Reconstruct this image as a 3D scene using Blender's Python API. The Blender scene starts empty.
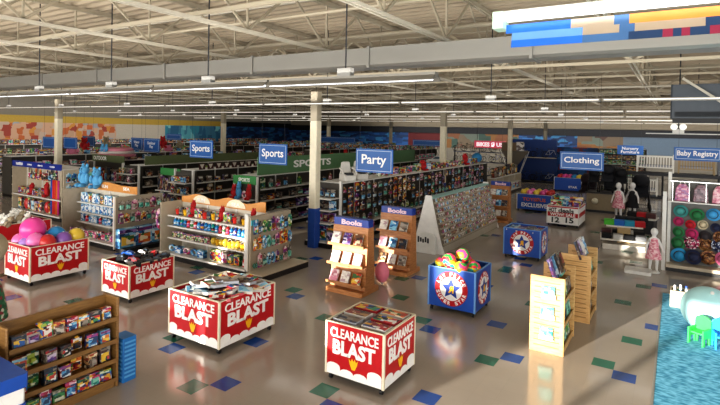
import bpy, math, random
from mathutils import Vector, Matrix, Euler
R = random.Random(7)
SC = bpy.context.scene
COL = SC.collection
PI = math.pi

# ---------------------------------------------------------------- colours and materials
def C(h, k=1.0):
    h = h.lstrip('#')
    o = []
    for i in (0, 2, 4):
        c = int(h[i:i + 2], 16) / 255
        o.append(k * (c / 12.92 if c <= .04045 else ((c + .055) / 1.055) ** 2.4))
    return (o[0], o[1], o[2], 1)

MATS = {}
def mat(name, hexcol, rough=.5, metal=0.0, var=.12, scale=9.0, bump=0.0, emit=0.0, emitcol=None, spec=.5, coat=0.0):
    """a procedural surface: noise-varied colour, optional bump or emission"""
    if name in MATS: return MATS[name]
    m = bpy.data.materials.new(name); m.use_nodes = True
    nt = m.node_tree; b = nt.nodes['Principled BSDF']
    tc = nt.nodes.new('ShaderNodeTexCoord')
    no = nt.nodes.new('ShaderNodeTexNoise'); no.inputs['Scale'].default_value = scale; no.inputs['Detail'].default_value = 3
    nt.links.new(tc.outputs['Object'], no.inputs['Vector'])
    mx = nt.nodes.new('ShaderNodeMix'); mx.data_type = 'RGBA'
    c = C(hexcol)
    mx.inputs[6].default_value = tuple(max(0, x * (1 - var)) for x in c[:3]) + (1,)
    mx.inputs[7].default_value = tuple(min(1, x * (1 + var)) for x in c[:3]) + (1,)
    nt.links.new(no.outputs['Fac'], mx.inputs[0]); nt.links.new(mx.outputs[2], b.inputs['Base Color'])
    b.inputs['Roughness'].default_value = rough; b.inputs['Metallic'].default_value = metal
    b.inputs['Specular IOR Level'].default_value = spec
    if coat: b.inputs['Coat Weight'].default_value = coat
    if emit:
        b.inputs['Emission Color'].default_value = C(emitcol or hexcol); b.inputs['Emission Strength'].default_value = emit
    if bump:
        bp = nt.nodes.new('ShaderNodeBump'); bp.inputs['Strength'].default_value = bump
        nt.links.new(no.outputs['Fac'], bp.inputs['Height']); nt.links.new(bp.outputs['Normal'], b.inputs['Normal'])
    MATS[name] = m
    return m

def pkg(name, cols, cell=.05, rough=.35, stretch=(1, 1, 1.6), rnd=True):
    """printed packaging: patches of the given colours, offset per object so copies differ"""
    if name in MATS: return MATS[name]
    m = bpy.data.materials.new(name); m.use_nodes = True
    nt = m.node_tree; b = nt.nodes['Principled BSDF']
    tc = nt.nodes.new('ShaderNodeTexCoord'); oi = nt.nodes.new('ShaderNodeObjectInfo')
    mp = nt.nodes.new('ShaderNodeMapping'); mp.inputs['Scale'].default_value = tuple(x / cell for x in stretch)
    nt.links.new(tc.outputs['Object'], mp.inputs['Vector'])
    if rnd:
        mu = nt.nodes.new('ShaderNodeMath'); mu.operation = 'MULTIPLY'; mu.inputs[1].default_value = 37.0
        nt.links.new(oi.outputs['Random'], mu.inputs[0]); nt.links.new(mu.outputs[0], mp.inputs['Location'])
    vo = nt.nodes.new('ShaderNodeTexVoronoi'); vo.distance = 'CHEBYCHEV'; vo.inputs['Scale'].default_value = 1
    nt.links.new(mp.outputs[0], vo.inputs['Vector'])
    rp = nt.nodes.new('ShaderNodeValToRGB'); rp.color_ramp.interpolation = 'CONSTANT'
    sp = nt.nodes.new('ShaderNodeSeparateColor'); nt.links.new(vo.outputs['Color'], sp.inputs[0])
    nt.links.new(sp.outputs[0], rp.inputs[0])
    e = rp.color_ramp.elements
    while len(e) < len(cols): e.new(1)
    for i, h in enumerate(cols):
        e[i].position = i / len(cols); e[i].color = C(h)
    nt.links.new(rp.outputs[0], b.inputs['Base Color']); b.inputs['Roughness'].default_value = rough
    MATS[name] = m
    return m

# ---------------------------------------------------------------- mesh building
class MB:
    def __init__(s): s.v = []; s.f = []; s.m = []; s.s = []
    def add(s, vs, fs, m=0, smooth=False):
        b = len(s.v); s.v += [tuple(v) for v in vs]
        for f in fs: s.f.append([b + i for i in f]); s.m.append(m); s.s.append(smooth)
        return s
    def box(s, x0, x1, y0, y1, z0, z1, m=0, M=None):
        vs = [Vector((x, y, z)) for z in (z0, z1) for y in (y0, y1) for x in (x0, x1)]
        if M: vs = [M @ v for v in vs]
        return s.add(vs, [(0, 2, 3, 1), (4, 5, 7, 6), (0, 1, 5, 4), (2, 6, 7, 3), (0, 4, 6, 2), (1, 3, 7, 5)], m)
    def cbox(s, x0, x1, y0, y1, z0, z1, b=.01, m=0, M=None):
        """box with chamfered upright edges"""
        p = [(x0 + b, y0), (x1 - b, y0), (x1, y0 + b), (x1, y1 - b), (x1 - b, y1), (x0 + b, y1), (x0, y1 - b), (x0, y0 + b)]
        return s.prism([(x, y) for x, y in p], z0, z1, m, M)
    def prism(s, poly, z0, z1, m=0, M=None):
        n = len(poly)
        vs = [Vector((x, y, z0)) for x, y in poly] + [Vector((x, y, z1)) for x, y in poly]
        if M: vs = [M @ v for v in vs]
        fs = [tuple(range(n - 1, -1, -1)), tuple(range(n, 2 * n))] + [(i, (i + 1) % n, n + (i + 1) % n, n + i) for i in range(n)]
        return s.add(vs, fs, m)
    def bar(s, a, b, w, h=None, m=0):
        """rectangular bar between two points"""
        a, b = Vector(a), Vector(b); h = h or w; d = b - a; L = d.length
        q = d.to_track_quat('Z', 'Y'); M = Matrix.Translation(a) @ q.to_matrix().to_4x4()
        return s.box(-w / 2, w / 2, -h / 2, h / 2, 0, L, m, M)
    def cyl(s, a, b, r0, r1=None, n=10, m=0, cap=True):
        a, b = Vector(a), Vector(b); r1 = r0 if r1 is None else r1; d = b - a
        q = d.to_track_quat('Z', 'Y')
        vs = []
        for p, r in ((a, r0), (b, r1)):
            for i in range(n):
                t = 2 * PI * i / n; vs.append(p + q @ Vector((r * math.cos(t), r * math.sin(t), 0)))
        s.add(vs, [(i, (i + 1) % n, n + (i + 1) % n, n + i) for i in range(n)], m, True)
        if cap:
            s.add(vs, [tuple(range(n - 1, -1, -1)), tuple(range(n, 2 * n))], m)
        return s
    def tube(s, pts, r, n=8, m=0):
        for a, b in zip(pts, pts[1:]): s.cyl(a, b, r, r, n, m)
        return s
    def lathe(s, prof, n=14, c=(0, 0, 0), m=0, M=None):
        c = Vector(c); vs = []
        for r, z in prof:
            for i in range(n):
                t = 2 * PI * i / n; vs.append(Vector((r * math.cos(t), r * math.sin(t), z)))
        vs = [(M @ v if M else v) + c for v in vs]
        fs = [(k * n + i, k * n + (i + 1) % n, (k + 1) * n + (i + 1) % n, (k + 1) * n + i) for k in range(len(prof) - 1) for i in range(n)]
        s.add(vs, fs, m, True)
        if prof[0][0] > 1e-4: s.add(vs[:n], [tuple(range(n - 1, -1, -1))], m)
        if prof[-1][0] > 1e-4: s.add(vs[-n:], [tuple(range(n))], m)
        return s
    def ball(s, c, r, n=14, k=9, m=0, M=None):
        rr = r if isinstance(r, (tuple, list)) else (r, r, r)
        c = Vector(c); vs = [Vector((0, 0, -1))]
        for j in range(1, k):
            a = -PI / 2 + PI * j / k
            for i in range(n):
                t = 2 * PI * i / n; vs.append(Vector((math.cos(a) * math.cos(t), math.cos(a) * math.sin(t), math.sin(a))))
        vs.append(Vector((0, 0, 1)))
        out = []
        for v in vs:
            w = Vector((v.x * rr[0], v.y * rr[1], v.z * rr[2])); out.append((M @ w if M else w) + c)
        fs = [(0, 1 + (i + 1) % n, 1 + i) for i in range(n)]
        for j in range(k - 2):
            b = 1 + j * n; fs += [(b + i, b + (i + 1) % n, b + n + (i + 1) % n, b + n + i) for i in range(n)]
        b = 1 + (k - 2) * n; fs += [(b + i, b + (i + 1) % n, len(vs) - 1) for i in range(n)]
        return s.add(out, fs, m, True)
    def torus(s, c, R0, r, n=24, k=8, M=None, m=0):
        c = Vector(c); vs = []
        for i in range(n):
            a = 2 * PI * i / n
            for j in range(k):
                t = 2 * PI * j / k; v = Vector(((R0 + r * math.cos(t)) * math.cos(a), (R0 + r * math.cos(t)) * math.sin(a), r * math.sin(t)))
                vs.append((M @ v if M else v) + c)
        return s.add(vs, [(i * k + j, ((i + 1) % n) * k + j, ((i + 1) % n) * k + (j + 1) % k, i * k + (j + 1) % k) for i in range(n) for j in range(k)], m, True)
    def mesh(s, name, mats):
        me = bpy.data.meshes.new(name); me.from_pydata(s.v, [], s.f)
        for m in (mats if isinstance(mats, (list, tuple)) else [mats]): me.materials.append(m)
        me.polygons.foreach_set('material_index', s.m); me.polygons.foreach_set('use_smooth', s.s)
        me.update(); return me
    def build(s, name, mats, parent=None, loc=(0, 0, 0), rot=(0, 0, 0), bevel=0):
        o = bpy.data.objects.new(name, s.mesh(name, mats)); COL.objects.link(o)
        o.location = loc; o.rotation_euler = rot
        if parent: o.parent = parent
        if bevel:
            bm = o.modifiers.new('bevel', 'BEVEL'); bm.width = bevel; bm.segments = 2; bm.limit_method = 'ANGLE'
        return o

def tag(o, label, cat, group=None):
    o['label'] = label; o['category'] = cat
    if group: o['group'] = group
    return o
def thing(name, label, cat, loc=(0, 0, 0), rz=0, group=None):
    o = bpy.data.objects.new(name, None); COL.objects.link(o); o.empty_display_size = .1
    o.location = loc; o.rotation_euler = (0, 0, rz)
    return tag(o, label, cat, group)
def struct(mb, name, mats, bevel=0):
    o = mb.build(name, mats, bevel=bevel); o['kind'] = 'structure'; return o
KIDS = {}
def copy_tree(o, parent=None):
    c = o.copy(); COL.objects.link(c)
    if parent: c.parent = parent
    for k in list(o.children): copy_tree(k, c)
    return c

ONES = ['', 'first', 'second', 'third', 'fourth', 'fifth', 'sixth', 'seventh', 'eighth', 'ninth', 'tenth', 'eleventh', 'twelfth', 'thirteenth', 'fourteenth', 'fifteenth', 'sixteenth', 'seventeenth', 'eighteenth', 'nineteenth']
TENS = {2: ('twentieth', 'twenty'), 3: ('thirtieth', 'thirty'), 4: ('fortieth', 'forty'), 5: ('fiftieth', 'fifty')}
def nth(n):
    if n < 20: return ONES[n]
    t, u = divmod(n, 10)
    return TENS[t][0] if u == 0 else TENS[t][1] + '-' + ONES[u]

# ---------------------------------------------------------------- lettering
TXT = {}
def text_mesh(body, bold, align='CENTER'):
    key = (body, bold)
    if key in TXT: return TXT[key]
    cu = bpy.data.curves.new('lettering', 'FONT'); cu.body = body; cu.size = 1; cu.align_x = 'CENTER'; cu.align_y = 'CENTER'
    cu.offset = bold; cu.extrude = .01; cu.resolution_u = 3; cu.space_line = .85
    o = bpy.data.objects.new('lettering', cu); COL.objects.link(o)
    dg = bpy.context.evaluated_depsgraph_get(); dg.update()
    me = bpy.data.meshes.new_from_object(o.evaluated_get(dg))
    bpy.data.objects.remove(o); bpy.data.curves.remove(cu)
    xs = [v.co.x for v in me.vertices]; ys = [v.co.y for v in me.vertices]
    cx, cy, w, h = (min(xs) + max(xs)) / 2, (min(ys) + max(ys)) / 2, max(xs) - min(xs), max(ys) - min(ys)
    TXT[key] = (me, cx, cy, w, h)
    return TXT[key]
def text(body, w, h, at, face, m, parent=None, bold=.02, name='lettering', roll=0, thick=.006):
    """lettering fitted in w x h, centred at `at`, standing on a face that looks to -Y ('front') or +X ('side') or +Z ('top')"""
    me, cx, cy, w0, h0 = text_mesh(body, bold)
    me2 = me.copy(); me2.materials.clear(); me2.materials.append(m)
    sx, sy = w / w0, h / h0
    me2.transform(Matrix.Translation((-cx, -cy, 0))); me2.transform(Matrix.Diagonal((sx, sy, thick / .02, 1)))
    if roll: me2.transform(Matrix.Rotation(roll, 4, 'Z'))
    if face != 'top': me2.transform(Matrix.Rotation(PI / 2, 4, 'X'))
    if face == 'side': me2.transform(Matrix.Rotation(PI / 2, 4, 'Z'))
    o = bpy.data.objects.new(name, me2); COL.objects.link(o); o.location = at
    if parent: o.parent = parent
    return o
def join_text(objs, name='lettering'):
    """merge several letter meshes (same parent) into one part"""
    vs, fs = [], []
    m = objs[0].data.materials[0]; par = objs[0].parent
    for o in objs:
        b = len(vs); M = Matrix.Translation(o.location) @ o.rotation_euler.to_matrix().to_4x4()
        vs += [M @ v.co for v in o.data.vertices]; fs += [[b + i for i in p.vertices] for p in o.data.polygons]
    for o in objs: bpy.data.objects.remove(o)
    me = bpy.data.meshes.new(name); me.from_pydata(vs, [], fs); me.materials.append(m)
    o = bpy.data.objects.new(name, me); COL.objects.link(o); o.parent = par
    return o

# ---------------------------------------------------------------- camera
cam_d = bpy.data.cameras.new('camera'); cam = bpy.data.objects.new('camera', cam_d); COL.objects.link(cam)
F, PITCH, YAW, ROLL, PY = 505.5, .0143, .559, .0198, 137.3
cam_d.sensor_fit = 'HORIZONTAL'; cam_d.sensor_width = 36; cam_d.lens = F / 720 * 36
cam_d.shift_y = -(202.5 - PY) / 720; cam_d.clip_end = 300
Mc = Matrix.Rotation(YAW, 4, 'Z') @ Matrix.Rotation(PI / 2 - PITCH, 4, 'X') @ Matrix.Rotation(ROLL, 4, 'Z')
cam.matrix_world = Matrix.Translation((0, 0, 3.5)) @ Mc
SC.camera = cam
# ---------------------------------------------------------------- shared surfaces
M_white = mat('white_painted_metal', '#d8d6d0', .45)
M_cream = mat('cream_painted_steel', '#d9d0b8', .5)
M_shelf = mat('beige_shelf_metal', '#b9ad98', .5)
M_black = mat('black_plastic', '#141416', .45)
M_dark = mat('dark_steel', '#2c2d31', .5)
M_grey = mat('grey_metal', '#8b8a86', .45, .3)
M_red = mat('clearance_red_board', '#b3121c', .38)
M_whiteboard = mat('white_printed_board', '#eceae6', .4)
M_yellow = mat('emblem_yellow', '#f0b31c', .4)
M_blue = mat('store_blue', '#1d4fa8', .38)
M_deepblue = mat('deep_blue', '#14388f', .4)
M_signblue = mat('hanging_sign_blue', '#225a9e', .45)
M_wood = None
M_chrome = mat('chrome', '#c8c8c8', .2, 1.0)
M_rubber = mat('rubber', '#0d0d0d', .7)

def wood(name, a, b, rough=.45):
    m = bpy.data.materials.new(name); m.use_nodes = True; nt = m.node_tree; bs = nt.nodes['Principled BSDF']
    tc = nt.nodes.new('ShaderNodeTexCoord'); mp = nt.nodes.new('ShaderNodeMapping'); mp.inputs['Scale'].default_value = (3, 3, 22)
    wv = nt.nodes.new('ShaderNodeTexNoise'); wv.inputs['Scale'].default_value = 2.2; wv.inputs['Detail'].default_value = 6
    rp = nt.nodes.new('ShaderNodeValToRGB'); rp.color_ramp.elements[0].color = C(a); rp.color_ramp.elements[1].color = C(b)
    rp.color_ramp.elements[0].position = .3; rp.color_ramp.elements[1].position = .7
    nt.links.new(tc.outputs['Object'], mp.inputs[0]); nt.links.new(mp.outputs[0], wv.inputs['Vector']); nt.links.new(wv.outputs['Fac'], rp.inputs[0])
    nt.links.new(rp.outputs[0], bs.inputs['Base Color']); bs.inputs['Roughness'].default_value = rough
    MATS[name] = m
    return m
M_wood = wood('maple_wood', '#b98d55', '#d3ab72')
M_oak = wood('warm_oak', '#a4683a', '#c48a56')

# ---------------------------------------------------------------- floor with its coloured tiles
def floor_material():
    m = bpy.data.materials.new('polished_vinyl_tile'); m.use_nodes = True; nt = m.node_tree; b = nt.nodes['Principled BSDF']
    tc = nt.nodes.new('ShaderNodeTexCoord')
    br = nt.nodes.new('ShaderNodeTexBrick'); br.offset = 0; br.squash = 1
    br.inputs['Color1'].default_value = C('#a49a8e'); br.inputs['Color2'].default_value = C('#a59b8f'); br.inputs['Mortar'].default_value = C('#9f9589')
    br.inputs['Scale'].default_value = 1; br.inputs['Mortar Size'].default_value = .002; br.inputs['Brick Width'].default_value = .30522; br.inputs['Row Height'].default_value = .30522
    mp = nt.nodes.new('ShaderNodeMapping'); mp.inputs['Location'].default_value = (.1, .158, 0)
    nt.links.new(tc.outputs['Object'], mp.inputs[0]); nt.links.new(mp.outputs[0], br.inputs['Vector'])
    no = nt.nodes.new('ShaderNodeTexNoise'); no.inputs['Scale'].default_value = .8; no.inputs['Detail'].default_value = 5
    nt.links.new(tc.outputs['Object'], no.inputs['Vector'])
    mx = nt.nodes.new('ShaderNodeMix'); mx.data_type = 'RGBA'; mx.blend_type = 'MULTIPLY'; mx.inputs[0].default_value = .35
    nt.links.new(br.outputs['Color'], mx.inputs[6]); nt.links.new(no.outputs['Color'], mx.inputs[7])
    rp = nt.nodes.new('ShaderNodeMapRange'); rp.inputs[3].default_value = .82; rp.inputs[4].default_value = 1.08
    nt.links.new(no.outputs['Fac'], rp.inputs[0])
    cm = nt.nodes.new('ShaderNodeCombineColor')
    for i in range(3): nt.links.new(rp.outputs[0], cm.inputs[i])
    nt.links.new(cm.outputs[0], mx.inputs[7]); mx.inputs[0].default_value = 1
    nt.links.new(mx.outputs[2], b.inputs['Base Color'])
    n2 = nt.nodes.new('ShaderNodeTexNoise'); n2.inputs['Scale'].default_value = 2.5; n2.inputs['Detail'].default_value = 6
    nt.links.new(tc.outputs['Object'], n2.inputs['Vector'])
    r2 = nt.nodes.new('ShaderNodeMapRange'); r2.inputs[3].default_value = .07; r2.inputs[4].default_value = .2
    nt.links.new(n2.outputs['Fac'], r2.inputs[0]); nt.links.new(r2.outputs[0], b.inputs['Roughness'])
    b.inputs['Specular IOR Level'].default_value = .6
    return m
T = .30522
fl = MB(); X0, X1, Y0, Y1 = -40, 12, -5, 48
fl.box(X0, X1, Y0, Y1, -.2, 0)
def tile(i, j, m):
    x, y = (i + .171) * T, (j - .02) * T
    fl.add([(x - T / 2, y - T / 2, .0006), (x + T / 2, y - T / 2, .0006), (x + T / 2, y + T / 2, .0006), (x - T / 2, y + T / 2, .0006)], [(0, 1, 2, 3)], m)
for i in range(-110, -3):
    for j in range(5, 150):
        r = (i % 10, j % 10)
        if i > -6 and j > 30: continue
        if r in ((2, 5), (7, 8)): tile(i, j, 1)
        if r in ((3, 6), (8, 7)): tile(i, j, 2)
for i, j, m in [(-9, 20, 2), (-2, 27, 2), (-3, 28, 1), (-2, 32, 1), (-1, 35, 2), (-3, 39, 1), (-3, 49, 1), (-2, 44, 1), (-1, 45, 2), (-4, 56, 1), (-2, 60, 2), (-3, 66, 1), (-9, 30, 2), (-12, 43, 1), (-11, 45, 2), (-12, 42, 1), (-16, 31, 1), (-19, 20, 2), (-6, 50, 1), (-3, 52, 1), (-6, 58, 1), (-8, 52, 2), (-14, 59, 1), (-13, 61, 2), (-5, 63, 2), (-4, 70, 1), (-7, 72, 2), (-5, 78, 1)]:
    tile(i, j, m)
FLOOR = struct(fl, 'floor', [floor_material(), mat('green_tile', '#2c6a55', .2, var=.2, scale=6), mat('blue_tile', '#2a4f94', .2, var=.2, scale=6)])

# ---------------------------------------------------------------- walls
def mural(name, bands, scale, stretch=(1, 1, 1)):
    return pkg(name, bands, scale, .6, stretch, rnd=False)
M_soffit = mat('dark_navy_soffit', '#10131c', .6)
M_mural_a = mural('toy_mural_pattern', ['#c8a68c', '#d8b094', '#cdb8a8', '#c8703f', '#a8b0bc', '#d89a4a', '#a84a3c', '#d8b094'], .42)
M_mural_b = mural('aqua_mural_pattern', ['#3f9ab4', '#68b8c8', '#4a8aaa', '#356f94', '#86ccd4'], .5, (1, 1, .5))
M_mural_c = mural('blue_mural_pattern', ['#23508c', '#2f68ac', '#1f3d6c', '#3f86b8', '#1a3560'], .7, (1, 1, 3))
M_mural_d = mural('mixed_mural_pattern', ['#8a5a3c', '#7a6a58', '#94683a', '#5a4038', '#6e7a70', '#3f5a52'], 1.2)
M_mustard = mat('mustard_band', '#c8a94a', .6)
M_wallgrey = mat('grey_wall_paint', '#8f8a80', .7)
w = MB()
w.box(X0 - .3, X0, Y0, Y1, 0, 2.0, 0)
for a, b, m in [(Y0, 25.2, 1), (25.2, 30, 2), (30, 37, 3), (37, Y1, 4)]:
    w.box(X0 - .3, X0, a, b, 2.0, 3.6, m)
w.box(X0 - .3, X0, Y0, 37, 3.6, 4.1, 5); w.box(X0 - .3, X0, 37, Y1, 3.6, 4.1, 6); w.box(X0 - .3, X0, Y0, Y1, 4.1, 6.8, 0)
struct(w, 'wall_left', [M_wallgrey, M_mural_a, mat('pale_panel', '#cfc8ba', .7), M_mural_b, M_mural_c, M_mustard, M_soffit])
w = MB()
w.box(X0, X1, Y1, Y1 + .3, 0, 1.9, 0)
for a, b, m in [(-40, -24, 1), (-24, -20, 2), (-20, -12.5, 3), (-12.5, -7.4, 1), (-7.4, -3.8, 3), (-3.8, X1, 4)]:
    w.box(a, b, Y1, Y1 + .3, 1.9, 3.35, m)
w.box(X0, X1, Y1 - .5, Y1 + .3, 3.35, 3.95, 5); w.box(X0, X1, Y1, Y1 + .3, 3.95, 6.8, 6)
struct(w, 'wall_back', [M_wallgrey, M_mural_c, mat('brick_red_panel', '#6e2a2c', .7), M_mural_d, mat('slate_blue_panel', '#6d7f92', .7), M_soffit, mat('upper_wall_tan', '#9a8f7c', .7)])
w = MB(); w.box(X1, X1 + .3, Y0, Y1, 0, 6.8)
struct(w, 'wall_right', M_wallgrey)
# front wall behind the camera: unseen openings shaped and placed to aim the low sun's patches
w = MB()
holes = [(-11.4, -9.95, 1.85, 2.9), (-9.75, -9.5, 1.4, 2.4), (-8.6, -8.0, 2.3, 3.3), (-7.8, -7.4, 1.2, 2.2), (-6.45, -5.0, 1.0, 2.95), (-4.9, -3.1, 1.0, 2.6), (-3.0, -1.2, 1.0, 2.25), (-1.1, .6, 1.0, 2.25), (-14.2, -13.0, 1.9, 2.75), (-17.2, -16.2, 1.6, 2.4)]
holes.sort(); px = X0
for a, b, c, d in holes:
    w.box(px, a, Y0, Y0 + .25, 0, 6.8); w.box(a, b, Y0, Y0 + .25, 0, c); w.box(a, b, Y0, Y0 + .25, d, 6.8); px = b
w.box(px, X1, Y0, Y0 + .25, 0, 6.8)
struct(w, 'wall_front', M_wallgrey)

# ---------------------------------------------------------------- roof deck, joists, girders
d = MB(); p = .32; y = Y0; prof = []
while y < Y1:
    prof += [(y, 6.30), (y + p * .35, 6.30), (y + p * .5, 6.38), (y + p * .85, 6.38)]; y += p
vs = []; fs = []
for yy, zz in prof: vs += [(X0, yy, zz), (X1, yy, zz)]
for k in range(len(prof) - 1): fs.append((2 * k, 2 * k + 1, 2 * k + 3, 2 * k + 2))
d.add(vs, fs)
d.box(X0, X1, Y0, Y1, 6.6, 6.8)
M_deck = mat('painted_roof_deck', '#a89a85', .65, var=.1, scale=1.5)
struct(d, 'ceiling', M_deck)
M_truss = mat('painted_truss_steel', '#aaa08c', .55, var=.1, scale=2)
M_truss2 = mat('painted_chord_steel', '#cfc8b8', .5, var=.06, scale=2)
for k in range(-3, 11):
    xj = -3.75 - 2.8 * k
    if not X0 < xj < X1: continue
    j = MB(); ya, yb = -3, Y1 - .6
    for s in (-1, 1):
        j.box(xj + s * .045 - .016, xj + s * .045 + .016, ya, yb, 5.2, 5.25, 1)
        j.box(xj + s * .035 - .025, xj + s * .035 + .025, ya, yb, 6.2, 6.29, 0)
    y = ya; up = False
    while y < yb - 1.2:
        a, b = (xj, y, 5.25 if not up else 6.2), (xj, y + 1.2, 6.2 if not up else 5.25)
        j.bar(a, b, .035, .045); up = not up; y += 1.2
        if up: j.bar((xj, y + 1.2, 5.25), (xj, y + 1.2, 6.2), .035)
    struct(j, 'roof_truss', [M_truss, M_truss2])
for yg in (12, 21.7, 32.7, 43):
    g = MB()
    g.box(X0, X1, yg - .05, yg + .05, 5.02, 5.08, 0); g.box(X0, X1, yg - .06, yg + .06, 5.95, 6.08)
    x = X0; up = False
    while x < X1 - 1.4:
        g.bar((x, yg, 5.05 if not up else 6.0), (x + 1.4, yg, 6.0 if not up else 5.05), .055); x += 1.4; up = not up
    struct(g, 'roof_girder', [M_truss, M_truss2])
for yb_, zb in [(3.2, 6.1), (8.3, 6.15), (14.2, 6.15), (18, 5.35), (25, 5.35), (29, 5.35), (38, 5.35), (5.6, 5.32)]:
    g = MB(); g.box(X0, X1, yb_ - .03, yb_ + .03, zb, zb + .06)
    struct(g, 'bridging_bar', M_truss2 if zb > 6 else M_truss)
for k, (ya_, za_) in enumerate([(4.4, 5.75), (7.0, 5.5), (9.6, 5.6), (11.0, 5.2), (13.0, 5.75), (15.8, 5.3), (20, 5.2), (22.5, 5.6), (27, 5.2), (33.5, 5.2)]):
    g = MB(); g.cyl((X0, ya_, za_), (X1, ya_, za_), .03 if k % 2 else .045, n=8)
    struct(g, 'conduit_trim', M_truss if k % 3 else M_truss2)
# long grey duct below the joists
g = MB(); g.prism([(8.2, 4.72), (8.75, 4.66), (8.85, 4.7), (8.85, 5.05), (8.2, 5.05)], 0, 1)
g = MB()
poly = [(8.2, 4.74), (8.26, 4.7), (8.7, 4.7), (8.76, 4.74), (8.76, 5.06), (8.2, 5.06)]
n = len(poly); vs = [(X0, a, b) for a, b in poly] + [(X1, a, b) for a, b in poly]
g.add(vs, [tuple(range(n)), tuple(range(2 * n - 1, n - 1, -1))] + [(i, n + i, n + (i + 1) % n, (i + 1) % n) for i in range(n)])
for x in range(-38, 12, 3): g.box(x, x + .05, 8.17, 8.79, 4.68, 5.09)
duct = g.build('air_duct', mat('galvanised_duct', '#9a9892', .45, .4, var=.06, scale=1.5)); tag(duct, 'long grey rectangular air duct running under the roof trusses', 'air duct')

# ---------------------------------------------------------------- columns
M_colblue = mat('column_blue_paint', '#1c4a9c', .4)
for (x, y) in [(-9.06, 12), (-9.06, 21.7), (-9.06, 32.7), (-9.06, 43), (-23.4, 12), (-23.4, 21.7), (-23.4, 32.7), (-23.4, 43)]:
    c = MB(); r = .125
    c.cbox(x - r, x + r, y - r, y + r, 1.16, 3.74, .02, 0); c.cbox(x - r, x + r, y - r, y + r, 3.74, 4.6, .02, 2)
    c.cbox(x - r - .012, x + r + .012, y - r - .012, y + r + .012, 0, 1.16, .02, 1)
    struct(c, 'column', [mat('column_cream', '#e0d8c0', .5), M_colblue, M_truss])

# ---------------------------------------------------------------- strip lights
M_tube = mat('fluorescent_tube', '#ffffff', .4, emit=2.5, emitcol='#f2f6ff')
M_tubedim = mat('dim_fluorescent_tube', '#ffffff', .4, emit=.45, emitcol='#fff0dc')
M_refl = mat('lamp_reflector', '#8a8780', .35, .4)
rows = [(5.9, -30.55, -2.55, 'nearest', 4.14), (11.55, -34, 8, 'second', 4.14), (17.2, -34, 8, 'third', 4.14), (23.0, -36, 8, 'fourth', 4.16), (30, -36, 8, 'fifth', 4.2), (37, -36, 8, 'sixth', 4.2)]
for ri, (y, xa, xb, nm, z) in enumerate(rows):
    n = 10 if ri == 0 else max(2, round((xb - xa) / 4.9)); L = (xb - xa) / n
    for k in range(n):
        xc = xb - L * (k + .5)
        t = thing('strip_light', f'long white fluorescent strip light, {nth(k + 1)} from the right in the {nm} ceiling row', 'strip light', (xc, y, z), 0, 'fluorescent strip lights under the trusses')
        h = L / 2 - .02
        b = MB(); b.box(-h, h, -.05, .05, .05, .11); b.build('housing', M_refl, t)
        b = MB(); poly = [(-.13, .0), (-.05, .06), (.05, .06), (.13, 0), (.13, .012), (.055, .075), (-.055, .075), (-.13, .012)]
        nn = len(poly); vs = [(-h, a, c) for a, c in poly] + [(h, a, c) for a, c in poly]
        b.add(vs, [(i, (i + 1) % nn, nn + (i + 1) % nn, nn + i) for i in range(nn)])
        if ri == 0: b.build('reflector', M_refl, t)
        for s in (-1,) if ri == 0 else (-1, 1):
            b = MB(); yy, zz, tr = (.06, .015, .016) if ri == 0 else (.07, .085, .013); b.cyl((-h + .03, s * yy, zz), (h - .03, s * yy, zz), tr, n=8); b.build('tube', M_tube if ri == 0 else M_tubedim, t)
        b = MB(); b.box(-.11, .11, -.05, .05, .11, .22); b.build('hanger_box', M_grey, t)
        b = MB(); b.cyl((0, 0, .2), (0, 0, 6.28 - z), .012, n=6); b.build('hanging_rod', M_dark, t)
# the near fixture at the upper right: bright lens above facets with painted reflections
t = thing('strip_light', 'big bright strip light with painted blue and orange reflections on its facets, closest overhead', 'strip light', (1.2, 3.3, 3.95), 0)
b = MB(); b.cyl((-2.15, -.0, .3), (3.5, -.0, .3), .03, n=12); b.build('tube', mat('bright_tube', '#ffffff', .3, emit=2.5, emitcol='#f4f8ff'), t)
b = MB(); b.box(-2.25, 3.5, .0, .1, .325, .345); b.build('housing', M_white, t)
b = MB(); b.box(-2.24, -2.17, -.03, .1, .23, .34); b.build('end_cap', mat('pale_green_cap', '#bcd8c4', .4), t)
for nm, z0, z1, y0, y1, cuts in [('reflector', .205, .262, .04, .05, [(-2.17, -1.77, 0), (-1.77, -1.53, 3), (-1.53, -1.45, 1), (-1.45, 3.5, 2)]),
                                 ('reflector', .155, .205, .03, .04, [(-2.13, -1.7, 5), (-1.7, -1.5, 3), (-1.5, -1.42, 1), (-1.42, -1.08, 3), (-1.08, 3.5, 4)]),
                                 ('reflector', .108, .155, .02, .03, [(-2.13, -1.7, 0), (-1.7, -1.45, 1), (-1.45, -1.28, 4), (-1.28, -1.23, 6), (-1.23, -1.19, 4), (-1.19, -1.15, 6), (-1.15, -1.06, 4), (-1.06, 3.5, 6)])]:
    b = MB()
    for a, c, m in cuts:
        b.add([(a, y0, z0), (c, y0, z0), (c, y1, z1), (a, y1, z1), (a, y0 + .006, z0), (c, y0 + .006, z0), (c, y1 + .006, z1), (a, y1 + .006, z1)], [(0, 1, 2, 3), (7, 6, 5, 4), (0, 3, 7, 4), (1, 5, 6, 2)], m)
    b.build(nm, [mat('blue_reflection', '#2f6cc8', .25, .2), mat('slate_reflection', '#4b6f9c', .25, .3), mat('orange_reflection', '#e08a44', .3, .2), mat('brushed_reflector', '#b8a894', .3, .5), mat('navy_reflection', '#2d4466', .3, .3), mat('pale_blue_reflection', '#6a9cdc', .25, .3), mat('wine_reflection', '#8a3048', .3, .2)], t)  # coloured cuts are mirrored store colours painted onto the facets
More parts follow.
